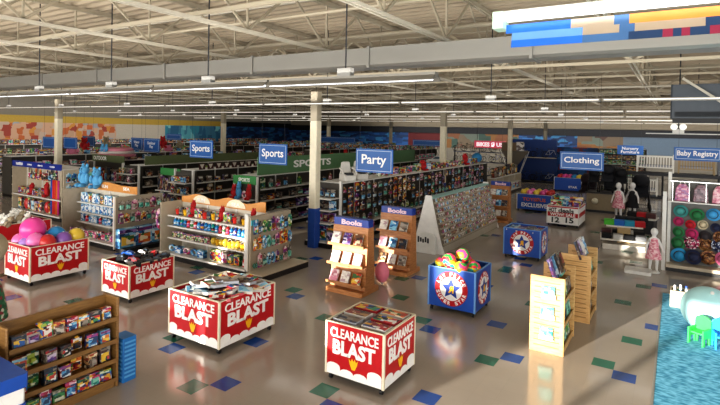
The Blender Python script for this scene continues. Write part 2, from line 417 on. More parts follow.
for x in (-1.6, .8):
    b = MB(); b.cyl((x, .05, .4), (x, .05, 2.3), .012, n=6); b.build('hanging_rod', M_dark, t)

# dark heater unit and emergency lamp on the right
t = thing('heater_unit', 'dark boxy air heater hanging between roof trusses at the right', 'heater', (1.05, 16, 3.85))
b = MB(); b.cbox(-1.2, 1.6, -.45, .45, .12, 1.0, .04); b.build('casing', mat('dark_heater_casing', '#565c64', .5), t)
b = MB()
for k in range(9): b.box(-1.1, 1.5, -.5, -.44, .16 + k * .015, .165 + k * .015)
b.box(-1.15, 1.55, -.47, -.44, 0, .12); b.build('louvre', M_black, t)
for x, q in ((-.95, .45), (1.4, .5)):
    b = MB(); b.bar((x, -.55, 1.15), (q, -.55, .1), .06); b.build('support_strut', M_truss2, t)
b = MB(); b.bar((.47, -.55, 1.15), (.47, -.55, .1), .05); b.build('support_strut', M_truss2, t)
for x in (-1, 1.4): b = MB(); b.cyl((x, 0, .98), (x, 0, 2.4), .015, n=6); b.build('hanging_rod', M_dark, t)
for k, (x, y) in enumerate([(.75, 11.2), (1.6, 11.0)]):
    b = MB(); b.box(x - .3, x + .35, y - .25, y + .25, 5.36, 5.5)
    for q in range(5): b.box(x - .28 + q * .12, x - .22 + q * .12, y - .24, y + .24, 5.34, 5.365)
    tag(b.build('ceiling_vent', M_black), ['black slotted ceiling vent, inner of the two above the heater', 'black slotted ceiling vent, outer of the two above the heater'][k], 'vent', 'black ceiling vents')
t = thing('emergency_lamp', 'white twin headed emergency lamp on a thin bar above the baby signs', 'emergency lamp', (.05, 19, 3.6))
b = MB(); b.box(-.16, .16, -.05, .05, .0, .13); b.build('case', M_white, t)
for s in (-1, 1):
    b = MB(); b.lathe([(.02, -.1), (.05, -.08), (.1, 0), (.1, .02), (0, .03)], 14, M=Matrix.Rotation(PI / 2, 4, 'X')); b.build('lamp_head', mat('lamp_glass_white', '#f4f4ee', .3, emit=.6), t, (s * .12, -.05, .2))
b = MB(); b.cyl((0, 0, .13), (0, 0, 2.7), .012, n=6); b.build('hanging_rod', M_dark, t)
b = MB(); b.bar((-.9, 0, -.02), (3, 0, -.02), .03); b.build('bar', M_white, t)
# ---------------------------------------------------------------- printed packaging palettes
PK = [pkg('print_toy_reds', ['#b3232a', '#e8e2d8', '#d8a02c', '#2a3c70', '#7a1418'], .085),
      pkg('print_sky_blues', ['#5fa3cf', '#d9e6ea', '#2f6ea8', '#8cc4dd', '#20456e'], .085),
      pkg('print_dark_action', ['#22252c', '#4a2a24', '#7a6a58', '#1c3048', '#8c8478'], .085),
      pkg('print_candy_pink', ['#c9467e', '#e7b9c6', '#8a3f86', '#f0e6e2', '#b02a50'], .085),
      pkg('print_orange_yellow', ['#d9772a', '#e6c04a', '#b5402a', '#efe2c0', '#3b6a3a'], .085),
      pkg('print_greens', ['#3f8a4a', '#a6b84a', '#1f4f35', '#d8d8c0', '#2a6f7a'], .085),
      pkg('print_muted_greys', ['#8a8278', '#bdb4a6', '#54504a', '#6e5a4e', '#a39a90'], .085),
      pkg('print_comic_mix', ['#c23a30', '#e8e6e0', '#2d5fa6', '#e0b83a', '#3c8a5a', '#1a1c22'], .085),
      pkg('print_purples', ['#5b3f8a', '#9a7ab8', '#2b2450', '#d0c4da', '#7a2f6a'], .085),
      pkg('print_brown_covers', ['#6a4630', '#b08a5a', '#3a2a22', '#d8c8a8', '#8a3a2a'], .085),
      pkg('print_teal_books', ['#3f9a8c', '#8accb8', '#2a7a74', '#a8d8c8', '#5fb4a0'], .085),
      pkg('print_cream_covers', ['#e8e2d8', '#d0c4bc', '#efeae2', '#b89aa0', '#e0d8d0'], .085),
      pkg('print_blush_covers', ['#e6b8c0', '#d890a4', '#f0e0e0', '#c88090', '#e8ccd0'], .085)]
PKN = ['red', 'pale blue', 'dark', 'pink', 'orange', 'green', 'grey', 'multicoloured', 'purple', 'brown', 'teal', 'cream', 'blush']
M_paper = mat('paper_pages', '#e6e0d2', .7)
M_card = mat('white_card', '#dcd8d0', .6)

# ---------------------------------------------------------------- prototypes: built at the origin facing -Y, copied afterwards
PROTO = {}
def place(kind, var, loc, rz=0, sc=(1, 1, 1), label='', cat='', group=None, tilt=0, roll=0):
    key = (kind, var)
    if key in PROTO: o = copy_tree(PROTO[key])
    else:
        o = BUILD[kind](var); PROTO[key] = o
    o.location = loc; o.rotation_euler = (tilt, roll, rz); o.scale = sc if isinstance(sc, (tuple, list)) else (sc,) * 3
    tag(o, label, cat)
    if group: o['group'] = group
    elif 'group' in o: del o['group']
    return o
def E0(name): return thing(name, '', '', (0, 0, 0))

def b_toy_box(v):                                   # carton with a printed front panel and tuck flap
    b = MB(); b.cbox(-.1, .1, -.06, .06, 0, .26, .006, 0); b.box(-.1, .1, -.0605, -.058, .225, .228, 1)
    b.box(-.088, .088, -.063, -.058, .02, .215, 1)
    return b.build('toy_box', [PK[v], PK[(v * 3 + 7) % 11] if v != 1 else pkg('print_white_blue', ['#e6ecef', '#3f86c8', '#cfe0ea', '#1f5a9c', '#eef0ee'], .09)])
def b_sports_carton(v):                             # wide carton with a hand hole and a strip label
    b = MB(); b.cbox(-.1, .1, -.07, .07, 0, .22, .008, 0); b.box(-.03, .03, -.0715, -.069, .165, .185, 2); b.box(-.1, .1, -.0725, -.069, .05, .12, 1)
    return b.build('sports_carton', [PK[v], PK[(v + 4) % 11], M_black])
def b_game_box(v):                                  # shallow lidded box stood on its edge, lid seam and title panel
    b = MB(); b.cbox(-.1, .1, -.04, .0, 0, .24, .005, 0); b.cbox(-.097, .097, 0, .035, .004, .236, .005, 1); b.box(-.07, .07, -.0425, -.039, .15, .215, 2)
    return b.build('game_box', [PK[v], PK[(v * 3 + 2) % 11], M_card])
def b_window_box(v):                                # box with a slanted top and an arched window
    b = MB(); Mr = Matrix.Rotation(PI / 2, 4, 'Z') @ Matrix.Rotation(PI / 2, 4, 'X'); b.prism([(-.06, 0), (.06, 0), (.06, .27), (-.06, .2)], -.1, .1, 0, Mr)
    arch = [(-.065, .03), (.065, .03), (.065, .11)] + [(.065 * math.cos(a * PI / 8), .11 + .06 * math.sin(a * PI / 8)) for a in range(1, 8)] + [(-.065, .11)]
    n = len(arch); b.add([(x, -.063, z) for x, z in arch], [tuple(range(n))], 1)
    return b.build('window_box', [PK[v], PK[(v * 2 + 5) % 11]])
def b_toy_carton(v):                                # near variant with parts
    t = E0('toy_carton')
    b = MB(); b.cbox(-.1, .1, -.06, .06, 0, .26, .006); b.build('carton', PK[v], t)
    b = MB(); b.cbox(-.075, .075, -.066, -.058, .03, .16, .004); b.build('window_panel', PK[(v * 3 + 1) % 11], t)
    b = MB(); b.box(-.1, .1, -.064, -.06, .2, .245); b.build('title_band', PK[(v * 5 + 3) % 11], t)
    return t
def b_blister_pack(v):                              # hanging card with a bubble and a hook hole tab
    b = MB(); b.cbox(-.09, .09, 0, .006, 0, .24, .004, 0); b.box(-.03, .03, 0, .006, .24, .275, 0)
    b.add([(-.06, 0, .03), (.06, 0, .03), (.06, 0, .15), (-.06, 0, .15), (-.045, -.04, .045), (.045, -.04, .045), (.045, -.04, .135), (-.045, -.04, .135)],
          [(4, 5, 6, 7), (0, 1, 5, 4), (1, 2, 6, 5), (2, 3, 7, 6), (3, 0, 4, 7)], 1)
    return b.build('blister_pack', [PK[v], PK[(v * 5 + 2) % 11]])
BOT = ['#2f8fd0', '#d23a36', '#e9e7e2', '#1f9a8a', '#e3a52c', '#3a4fa0']
def b_bottle(v):
    t = E0('bottle'); m = mat(f'bottle_plastic_{v}', BOT[v], .25)
    b = MB(); b.lathe([(.035, 0), (.045, .01), (.045, .13), (.03, .17), (.018, .185), (.018, .2)], 12); b.build('body', m, t)
    b = MB(); b.lathe([(.021, .198), (.021, .225), (.012, .232)], 10); b.build('cap', M_whiteboard if v != 2 else M_blue, t)
    b = MB(); b.lathe([(.0462, .035), (.0462, .11)], 12); b.build('printed_label', PK[(v * 2 + 1) % 11], t)
    return t
BK = {}
def b_book(v):
    t = E0('book')
    b = MB(); b.box(-.1, .1, -.013, -.009, 0, .27); b.box(-.1, .1, .009, .013, 0, .27); b.box(-.104, -.1, -.013, .013, 0, .27); b.build('cover', PK[v], t)
    b = MB(); b.box(-.1, .095, -.009, .009, .004, .266); b.build('page_block', M_paper, t)
    return t
def b_case(v):                                      # flat plastic-cased game lying down, art on top
    t = E0('game_case')
    b = MB(); b.cbox(-.12, .12, -.16, .16, 0, .035, .006); b.build('case', mat(f'case_plastic_{v}', ['#c8c4bc', '#d8d4cc', '#a8acb4', '#b03038'][v % 4], .3), t)
    b = MB(); b.box(-.11, .11, -.148, .148, .034, .038); b.build('cover_art', PK[v], t)
    return t
def b_plush(v):
    m = [mat('plush_white', '#dfdcd4', .9, bump=.4, scale=40), mat('plush_pink', '#d98aa6', .9, bump=.4, scale=40), mat('plush_brown', '#7a4e30', .9, bump=.4, scale=40), mat('plush_tan', '#a2957c', .9, bump=.4, scale=40), mat('plush_red', '#b8282c', .9, bump=.4, scale=40), mat('plush_blue', '#5aa0cc', .9, bump=.4, scale=40)][v]
    b = MB(); b.ball((0, 0, .16), (.11, .09, .15)); b.ball((0, -.01, .36), (.1, .095, .095))
    for s in (-1, 1):
        b.ball((s * .075, 0, .45), (.04, .025, .045), 10, 6); b.ball((s * .13, -.03, .2), (.045, .045, .1), 10, 6); b.ball((s * .07, -.1, .045), (.045, .08, .045), 10, 6)
        b.ball((s * .04, -.098, .385), .014, 8, 5, 1)
    b.ball((0, -.09, .335), (.045, .035, .035), 10, 6)
    return b.build('plush_toy', [m, M_black])
BALLS = ['#e24a9c', '#e678b4', '#2f86bd', '#a884cc', '#e0c24a', '#c23432', '#8a5fae', '#d4508c', '#5aa0d0']
def b_playball(v):
    b = MB(); b.ball((0, 0, .12), .12, 22, 14); b.cyl((0, 0, .236), (0, 0, .243), .012, n=8, m=1)
    return b.build('play_ball', [mat(f'ball_vinyl_{v}', BALLS[v], .28, scale=3), M_white])
def b_rainbow(v):
    b = MB()
    n, k, r = 24, 14, .125; c = Vector((0, 0, r))
    b.ball(c, r, n, k)
    o = b.mesh('rainbow_ball', [mat('ball_neon_yellow', '#e6d52a', .5), mat('ball_neon_orange', '#ef7a2a', .5), mat('ball_hot_pink', '#e8407c', .5), mat('ball_green', '#2fa04a', .5), mat('ball_red', '#d8283a', .5), mat('ball_teal', '#27a59a', .5)])
    for p in o.polygons:
        a = math.atan2(p.center.y, p.center.x) + 2.2 * (p.center.z - r) / r
        p.material_index = (int((a + 4 * PI) / (2 * PI) * 6 + v) % 6)
    ob = bpy.data.objects.new('rainbow_ball', o); COL.objects.link(ob); return ob
def b_car(v):
    t = E0('toy_car'); m = mat(f'car_paint_{v}', ['#16181c', '#2a5fb0', '#d8d8d6', '#b02028', '#3a3c40'][v], .3)
    b = MB(); p = [(-.15, .03), (-.15, .08), (-.07, .09), (-.03, .13), (.06, .13), (.1, .09), (.15, .08), (.15, .03)]
    Mr = Matrix.Rotation(PI / 2, 4, 'X'); b.prism(p, -.06, .06, 0, Mr); b.build('car_body', m, t)
    for x in (-.09, .09):
        for y in (-1, 1):
            b = MB(); b.cyl((x, y * .05, .035), (x, y * .078, .035), .035, n=12); b.build('wheel', M_rubber, t)
    b = MB(); b.prism([(-.05, .092), (-.028, .122), (.055, .122), (.08, .092)], -.061, .061, 0, Mr); b.build('car_window', mat('car_glass', '#5a6a78', .15), t)
    return t
def b_card(v):
    b = MB(); b.box(-.05, .05, -.004, 0, 0, .14, 0); b.box(-.038, .038, -.005, -.004, .03, .11, 1)
    return b.build('greeting_card', [mat(f'card_stock_{v}', ['#e2dcd2', '#7a6a5c', '#b0a698', '#8f6f60', '#c4c8ca'][v], .6), PK[[6, 3, 7, 9, 1][v]]])
def b_bucket(v):
    t = E0('sand_bucket'); m = mat(f'bucket_plastic_{v}', ['#d8372f', '#2f7fd0', '#3fae4a', '#e8b42c'][v], .35)
    b = MB(); b.lathe([(.07, 0), (.095, .16), (.1, .165), (.1, .175), (.09, .172), (.066, .01), (0, .01)], 16); b.build('pail', m, t)
    b = MB(); b.tube([(-.097, 0, .165), (-.075, 0, .225), (0, 0, .25), (.075, 0, .225), (.097, 0, .165)], .006, 6); b.build('handle', M_white, t)
    return t
def b_folded(v):
    b = MB(); m = mat(f'cloth_{v}', ['#4fae3a', '#2a6ab8', '#2a8fb0', '#b8242c', '#17181c', '#c8c6c2', '#5a3a3c', '#8a8c90'][v], .85, bump=.5, scale=30)
    for k in range(5): b.cbox(-.14 + R.uniform(-.008, .008), .14, -.17, .17 + R.uniform(-.01, .01), k * .03, k * .03 + .027, .02)
    return b.build('folded_shirt_stack', m)
def b_hat(v):
    m = [mat('hat_blue', '#2f8fc0', .8), mat('hat_pink', '#d8709a', .8), mat('hat_tan', '#b8905a', .8), mat('hat_navy', '#232a48', .8), pkg('hat_spotted', ['#a82a5a', '#f0e6e6', '#c23a70', '#3a1a2a'], .04), pkg('hat_brown_pattern', ['#8a5a34', '#4a2e20', '#b08050', '#6a3a2a'], .04), pkg('hat_navy_flower', ['#20284a', '#c8d0e0', '#2a3a6a', '#20284a'], .04), mat('hat_green', '#2f7a4a', .8), mat('hat_magenta', '#b02a60', .8), mat('hat_cream', '#cfc0a0', .8), mat('hat_teal', '#4a9a96', .8), mat('hat_sky', '#4aa4dc', .8), mat('hat_red', '#b81c2c', .8), mat('hat_charcoal', '#3a3438', .8)][v]
    t = E0('sun_hat'); Mr = Matrix.Rotation(PI / 2, 4, 'X')
    b = MB(); b.lathe([(.17, 0), (.165, .006), (.11, .02), (.1, .05), (.085, .1), (.05, .125), (0, .13)], 20, M=Mr); b.build('brim_and_crown', m, t)
    b = MB(); b.lathe([(.112, .02), (.104, .048)], 20, M=Mr); b.build('hat_band', mat('hat_band_dark', '#3a2e2a', .8), t)
    return t
def b_glass(v):
    t = E0('swim_goggles'); m = mat(f'goggle_{v}', ['#2a90c8', '#b81f2c', '#1f2024', '#c83a6a', '#3a7a5a'][v], .3)
    for s in (-1, 1):
        b = MB(); b.torus((s * .06, 0, .06), .045, .014, 16, 6, Matrix.Rotation(PI / 2, 4, 'X')); b.build('rim', m, t)
        b = MB(); b.lathe([(.04, -.006), (.04, .006)], 14, (s * .06, 0, .06), M=Matrix.Rotation(PI / 2, 4, 'X')); b.build('lens', mat('goggle_lens', '#8ab8c8', .15), t)
    b = MB(); b.torus((0, .03, .06), .1, .01, 18, 5, Matrix.Diagonal((1, .5, 1, 1))); b.build('strap', m, t)
    return t
def b_bag(v):
    t = E0('backpack'); m = [pkg('bag_pink_print', ['#c87a9a', '#e0b0c0', '#b06088', '#a878a8'], .06), pkg('bag_mauve_print', ['#7a6068', '#94747c', '#66545e', '#a08890'], .06), pkg('bag_rose_print', ['#d8889c', '#e6b4bc', '#c06a84', '#e8c8cc'], .06), pkg('bag_dark_print', ['#2c3038', '#4a4a54', '#1e2026', '#3a4450'], .06)][v]
    b = MB(); b.add([(-.16, -.06, 0), (.16, -.06, 0), (.16, .06, 0), (-.16, .06, 0), (-.14, -.07, .3), (.14, -.07, .3), (.14, .05, .3), (-.14, .05, .3), (-.07, -.04, .42), (.07, -.04, .42), (.07, .04, .42), (-.07, .04, .42)],
                    [(0, 3, 2, 1)] + [(a + i, a + (i + 1) % 4, a + 4 + (i + 1) % 4, a + 4 + i) for a in (0, 4) for i in range(4)] + [(8, 9, 10, 11)]); b.build('bag_body', m, t, bevel=.02)
    b = MB(); b.cbox(-.11, .11, -.1, -.055, .03, .17, .015); b.build('front_pocket', m, t)
    b = MB(); b.tube([(-.05, 0, .41), (-.04, 0, .48), (.04, 0, .48), (.05, 0, .41)], .01, 6); b.build('handle', M_black if v else M_white, t)
    return t
def b_swimtoy(v):                                   # inflatable swim ring
    t = E0('swim_ring')
    b = MB(); b.torus((0, 0, .13), .095, .035, 20, 8, Matrix.Rotation(PI / 2, 4, 'X')); b.build('ring', PK[v], t)
    b = MB(); b.cyl((0, -.035, .23), (0, -.05, .235), .008, n=8); b.build('valve', M_white, t)
    return t
def b_noodle(v):
    b = MB(); b.lathe([(.012, 0), (.035, 0), (.035, 1.2), (.012, 1.2)], 10)
    return b.build('pool_noodle', mat(f'foam_{v}', ['#d8342c', '#e0742a', '#2f58b8', '#d83a8c', '#3a9c4a'][v], .7))
BUILD = dict(sports_carton=b_sports_carton, game_box=b_game_box, window_box=b_window_box, toy_box=b_toy_box, toy_carton=b_toy_carton, blister_pack=b_blister_pack, bottle=b_bottle, book=b_book, game_case=b_case, plush_toy=b_plush, play_ball=b_playball,
             rainbow_ball=b_rainbow, toy_car=b_car, greeting_card=b_card, sand_bucket=b_bucket, folded_shirt_stack=b_folded, sun_hat=b_hat, swim_goggles=b_glass, backpack=b_bag, swim_ring=b_swimtoy, pool_noodle=b_noodle)

# ---------------------------------------------------------------- dump bins
def casters(t, w, d):
    for sx in (-1, 1):
        for sy in (-1, 1):
            x, y = sx * (w / 2 - .05), sy * (d / 2 - .05)
            b = MB(); b.box(x - .02, x + .02, y - .02, y + .02, .05, .11); b.cyl((x - .02, y, .035), (x + .02, y, .035), .035, n=12); b.build('caster', M_black, t)
def clouds(w, up, seed):
    """scalloped white cloud edge along a panel, returned as an outline"""
    r = random.Random(seed); pts = [(-w / 2, 0)]
    n = max(4, round(w / .2))
    top = []
    for k in range(n):
        cx = -w / 2 + w * (k + .5) / n; rr = w / n / 2; lift = up + r.uniform(-.025, .025) + (.045 if k in (0, n - 1) else 0) - rr * .2
        for q in range(7):
            a = PI - PI * q / 6; top.append((cx + rr * math.cos(a), lift + .5 * rr * math.sin(a)))
    return [(-w / 2, 0)] + top + [(w / 2, 0)]
def panel_mesh(poly, face, off, thick=.004):
    """a flat cut-out standing on a front (-Y) or side (+X) face at the given offset"""
    b = MB(); n = len(poly)
    if face == 'front': a = [(x, off, z) for x, z in poly]; c = [(x, off - thick, z) for x, z in poly]
    else: a = [(off, x, z) for x, z in poly]; c = [(off + thick, x, z) for x, z in poly]
    vs = a + c
    b.add(vs, [tuple(range(n)), tuple(range(2 * n - 1, n - 1, -1))] + [(i, n + i, n + (i + 1) % n, (i + 1) % n) for i in range(n)])
    return b
def bin_shell(t, w, d, h, z0, boards, edge):
    names = [('front', -1), ('back', 1), ('side', -1), ('side', 1)]
    for k, (nm, s) in enumerate(names):
        b = MB()
        if nm in ('front', 'back'): b.box(-w / 2, w / 2, s * d / 2 - .012, s * d / 2 + .012, z0, h)
        else: b.box(s * w / 2 - .012, s * w / 2 + .012, -d / 2 + .012, d / 2 - .012, z0, h)
        b.build('side_panel', boards, t)
    b = MB(); b.box(-w / 2 + .012, w / 2 - .012, -d / 2 + .012, d / 2 - .012, z0, h - .1); b.build('inner_tray', M_dark, t)
    b = MB()
    for sx in (-1, 1):
        for sy in (-1, 1): b.box(sx * w / 2 - .016, sx * w / 2 + .016, sy * d / 2 - .016, sy * d / 2 + .016, z0 - .01, h + .004)
    for s in (-1, 1):
        b.box(-w / 2, w / 2, s * d / 2 - .015, s * d / 2 + .015, h - .008, h + .008); b.box(s * w / 2 - .015, s * w / 2 + .015, -d / 2, d / 2, h - .008, h + .008)
    b.build('edge_frame', edge, t)
def clearance_bin(x0, x1, y0, y1, h, label, faces=('front', 'side')):
    w, d = x1 - x0, y1 - y0
    t = thing('clearance_bin', label, 'display bin', ((x0 + x1) / 2, (y0 + y1) / 2, 0), 0, 'red clearance bins')
    casters(t, w, d); z0 = .1; bin_shell(t, w, d, h, z0, M_red, M_cream)
    H = h - z0
    for fc in faces:
        L = w if fc == 'front' else d; off = -d / 2 - .013 if fc == 'front' else w / 2 + .013
        at = (lambda u, z, k=0: (u, off - k, z)) if fc == 'front' else (lambda u, z, k=0: (off + k, u, z))
        pm = panel_mesh([(x, z0 + z) for x, z in clouds(L - .04, H * .13, int(x0 * 10))], fc, off); pm.build('cloud_trim', M_whiteboard, t)
        a = text('CLEARANCE', L * .84, H * .19, at(0, z0 + H * .82, .003), fc, M_whiteboard, t, .025)
        c = text('BLAST', L * .74, H * .29, at(.0, z0 + H * .545, .003), fc, M_whiteboard, t, .04)
        join_text([a, c])
        s = H * .11; zc = z0 + H * .3
        pm = panel_mesh([(-.3 * s, zc - s), (.3 * s, zc - s), (.75 * s, zc - .1 * s), (.95 * s, zc + .8 * s), (.5 * s, zc + .35 * s), (.28 * s, zc + .95 * s), (0, zc + .4 * s), (-.28 * s, zc + .95 * s), (-.5 * s, zc + .35 * s), (-.95 * s, zc + .8 * s), (-.75 * s, zc - .1 * s)], fc, off - .004 if fc == 'front' else off + .004, .003)
        pm.build('burst_emblem', M_yellow, t)
    return t
clearance_bin(-4.10, -3.18, 5.78, 6.68, .82, 'red CLEARANCE BLAST bin of flat game cases, the small one in front')
clearance_bin(-7.04, -5.87, 5.42, 6.66, .82, 'biggest red CLEARANCE BLAST bin, heaped with a jumble of flat boxes')
clearance_bin(-9.92, -9.02, 6.0, 7.02, .74, 'red CLEARANCE BLAST bin filled with dark toy cars')
clearance_bin(-12.75, -11.66, 5.42, 6.68, .84, 'red CLEARANCE BLAST bin filled with pink, blue and purple balls')
clearance_bin(-16.0, -14.78, 6.1, 7.4, .84, 'red clearance bin at the far left edge, heaped with cream plush toys', ('front',))

# contents
n = 0
for i in range(2):
    for j in range(3):
        n += 1; x = -4.10 + .46 * (i + .5); y = 5.78 + .05 + .28 * (j + .5)
        for q in range(3):
            place('game_case', [0, 7, 4, 2, 9, 7][(n + q) % 6], (x + R.uniform(-.01, .01), y, .725 + q * .037), PI / 2 + R.uniform(-.03, .03), (.85, 1.2, 1),
                  f'game case, {nth(q + 1)} up in the pile at {["front","middle","back"][j]} {["left","right"][i]} of the small clearance bin', 'game case', 'game cases in the small clearance bin')
jn = 0
for j in range(5):
    for i in range(6):
        jn += 1; x = -6.95 + .18 * (i + .5) + R.uniform(-.03, .03); y = 5.5 + .22 * (j + .5) + R.uniform(-.02, .02)
        hh = .725 + .14 * (1 - ((i - 2.5) / 3.2) ** 2) * (1 - ((j - 2) / 2.8) ** 2) + R.uniform(0, .03)
        place('game_case', R.choice([0, 1, 2, 6, 7, 4, 6, 1]), (x, y, hh), R.uniform(-1.5, 1.5), (R.uniform(.8, 1.1), R.uniform(.7, 1), 1.2),
              f'boxed game heaped in the big clearance bin, {nth(i + 1)} across, {nth(j + 1)} row back', 'boxed game', 'boxed games heaped in the big clearance bin', R.uniform(-.25, .25), R.uniform(-.25, .25))
for j in range(4):
    for i in range(5):
        place('toy_car', R.choice([0, 0, 4, 0, 1, 2, 3, 4]), (-9.8 + .16 * (i + .5), 6.13 + .2 * (j + .5), .655 + .06 * ((i + j) % 2) + R.uniform(0, .05)), R.uniform(-1, 1), R.uniform(.75, .9),
              f'toy car in the clearance bin of cars, {nth(i + 1)} across, {nth(j + 1)} row back', 'toy car', 'toy cars in the clearance bin', R.uniform(-.3, .3), R.uniform(-.3, .3))
bl = [(-12.25, 5.75, 0, 2.2, .86, 'largest pink ball on top of the ball bin'), (-12.52, 5.62, 1, 1.5, .66, 'pink ball low in the front corner of the ball bin'), (-12.2, 5.6, 3, 1.4, .64, 'lavender ball beside the front pink ball in the ball bin'), (-12.05, 6.15, 2, 1.7, .74, 'blue ball near the middle of the ball bin'),
      (-11.98, 5.68, 1, 1.5, .72, 'rose pink ball in the front middle of the ball bin'), (-11.85, 6.5, 4, 1.5, .72, 'yellow ball toward the back of the ball bin'), (-11.83, 5.85, 5, 1.5, .68, 'red ball near the front edge of the ball bin'), (-11.83, 6.2, 6, 1.5, .68, 'purple ball at the right end of the ball bin'),
      (-12.45, 6.4, 7, 1.4, .68, 'deep pink ball in the back corner of the ball bin'), (-12.15, 6.48, 3, 1.2, .68, 'pale lavender ball in the far corner of the ball bin'), (-12.5, 6.05, 8, 1.3, .74, 'light blue ball at the left end of the ball bin')]
for x, y, v, s, z, lab in bl: place('play_ball', v, (x, y, z), 0, s, lab, 'ball')
for j in range(2):
    for i in range(4):
        place('plush_toy', 0 if (i + j) % 3 else 3, (-15.8 + .27 * (i + .5), 6.3 + .4 * j, .72 + .05 * j), R.uniform(-.8, .8), .8, f'cream plush toy in the far left clearance bin, {nth(i + 1)} along {["front","back"][j]} row', 'plush toy', 'plush toys in the far left clearance bin', -.5)

# blue star bins
def star_pts(r0, r1, n=5, a0=PI / 2):
    return [((r0 if k % 2 == 0 else r1) * math.cos(a0 + k * PI / n), (r0 if k % 2 == 0 else r1) * math.sin(a0 + k * PI / n)) for k in range(2 * n)]
def circ(r, n=32): return [(r * math.cos(2 * PI * k / n), r * math.sin(2 * PI * k / n)) for k in range(n)]
def star_badge(t, fc, off, zc, r):
    sg = -1 if fc == 'front' else 1
    lay = lambda poly, k, nm, m, dz=0: panel_mesh([(x, z + zc + dz) for x, z in poly], fc, off + sg * .004 * k, .004).build(nm, m, t)
    at = lambda u, z, k: (u, off - .004 * k, z) if fc == 'front' else (off + .004 * k, u, z)
    lay(circ(r), 0, 'badge_ring', M_red); lay(circ(r * .68), 1, 'badge_disc', M_whiteboard)
    lay(star_pts(r * .62, r * .30), 2, 'badge_star', M_deepblue)
    text('R', -r * .34, r * .42, at(0, zc - .01, 3.2), fc, M_yellow, t, .05)
    ls = []
    for word, top in (('LOW PRICE', 1), ('SUPER STAR', 0)):
        span = 2.3 if top else 2.5
        for k, ch in enumerate(word):
            if ch == ' ': continue
            u = (k / (len(word) - 1) - .5) * span
            a = PI / 2 - u if top else -PI / 2 + u
            ls.append(text(ch, r * (.17 if ch != 'I' else .06), r * .22, at(r * .84 * math.cos(a), zc + r * .84 * math.sin(a), 1.2), fc, M_whiteboard, t, .04, roll=(a - PI / 2) if top else (a + PI / 2)))
    join_text(ls)
def star_bin(x0, x1, y0, y1, h, label):
    w, d = x1 - x0, y1 - y0
    t = thing('star_bin', label, 'display bin', ((x0 + x1) / 2, (y0 + y1) / 2, 0), 0, 'blue star display bins')
    casters(t, w, d); bin_shell(t, w, d, h, .1, M_blue, mat('pale_blue_edge', '#6d9ad0', .4))
    star_badge(t, 'front', -d / 2 - .013, .1 + (h - .1) / 2, (h - .1) * .44); star_badge(t, 'side', w / 2 + .013, .1 + (h - .1) / 2, (h - .1) * .42)
    return t
star_bin(-4.07, -3.13, 9.18, 10.08, .86, 'blue LOW PRICE SUPER STAR bin piled with rainbow balls')
k = 0
for x, y, z in [(-3.92, 9.34, .82), (-3.69, 9.34, .84), (-3.46, 9.34, .82), (-3.25, 9.36, .82), (-3.9, 9.62, .84), (-3.64, 9.6, .88), (-3.39, 9.62, .86), (-3.76, 9.48, 1.06), (-3.9, 9.9, .84), (-3.62, 9.88, .86), (-3.34, 9.9, .86), (-3.5, 9.5, 1.07)]:
    place('rainbow_ball', k % 3, (x, y, z - .05), R.uniform(0, 6), R.uniform(1.0, 1.12), f'rainbow ball in the near star bin, {nth(k % 4 + 1)} from left, {["front","middle","back"][k // 4]} row', 'ball', 'rainbow balls in the star bin', R.uniform(0, 2)); k += 1
star_bin(-4.06, -3.07, 14.27, 15.1, .84, 'blue LOW PRICE SUPER STAR bin of boxed games, the one farther back')
k = 0
for j in range(3):
    for i in range(4):
        k += 1; place('game_case', [0, 1, 8, 2][k % 4], (-3.92 + .24 * i, 14.4 + .28 * j, .755 + .02 * (k % 2)), .2 * (k % 3), (.9, .8, 1), f'boxed game in the farther star bin, {nth(i + 1)} across, {nth(j + 1)} row back', 'boxed game', 'boxed games in the farther star bin')
def printed_bin(x0, x1, y0, y1, h, board, lines, label, band=None):
    w, d = x1 - x0, y1 - y0
    t = thing('printed_bin', label, 'display bin', ((x0 + x1) / 2, (y0 + y1) / 2, 0), 0)
    casters(t, w, d); bin_shell(t, w, d, h, .1, board, M_white)
    if band:
        for (za, zb, m) in band:
            b = MB(); b.box(-w / 2 + .02, w / 2 - .02, -d / 2 - .016, -d / 2 - .012, za, zb); b.box(w / 2 + .012, w / 2 + .016, -d / 2 + .02, d / 2 - .02, za, zb); b.build('colour_band', m, t)
    for body, ww, hh, u, z, m in lines:
        text(body, ww, hh, (u, -d / 2 - .018, z), 'front', m, t, .03)
    return t
printed_bin(-6.05, -4.55, 23.2, 24.6, .78, M_blue, [('TOYSЯUS', 1.0, .16, 0, .56, mat('print_orange', '#d8683a', .4)), ('EXCLUSIVE', 1.1, .18, 0, .3, M_whiteboard)], 'blue EXCLUSIVE bin with orange and white lettering and green toys')
printed_bin(-4.12, -3.0, 20.2, 21.7, .78, M_whiteboard, [('deals', .55, .17, .12, .62, M_black), ('HOT', .28, .17, -.36, .62, M_black), ('WOW! SALE', .9, .12, 0, .46, M_whiteboard), ('12', .28, .2, -.25, .25, M_black), ('15', .28, .2, .25, .27, M_black)],
            'red and white hot deals bin with big price numbers', [(.38, .54, M_red), (.72, .77, M_red)])
printed_bin(-6.3, -4.75, 32.7, 34.0, .85, M_blue, [('STAR', .5, .14, .3, .3, M_whiteboard)], 'blue bin far down the aisle before the blue bike display')
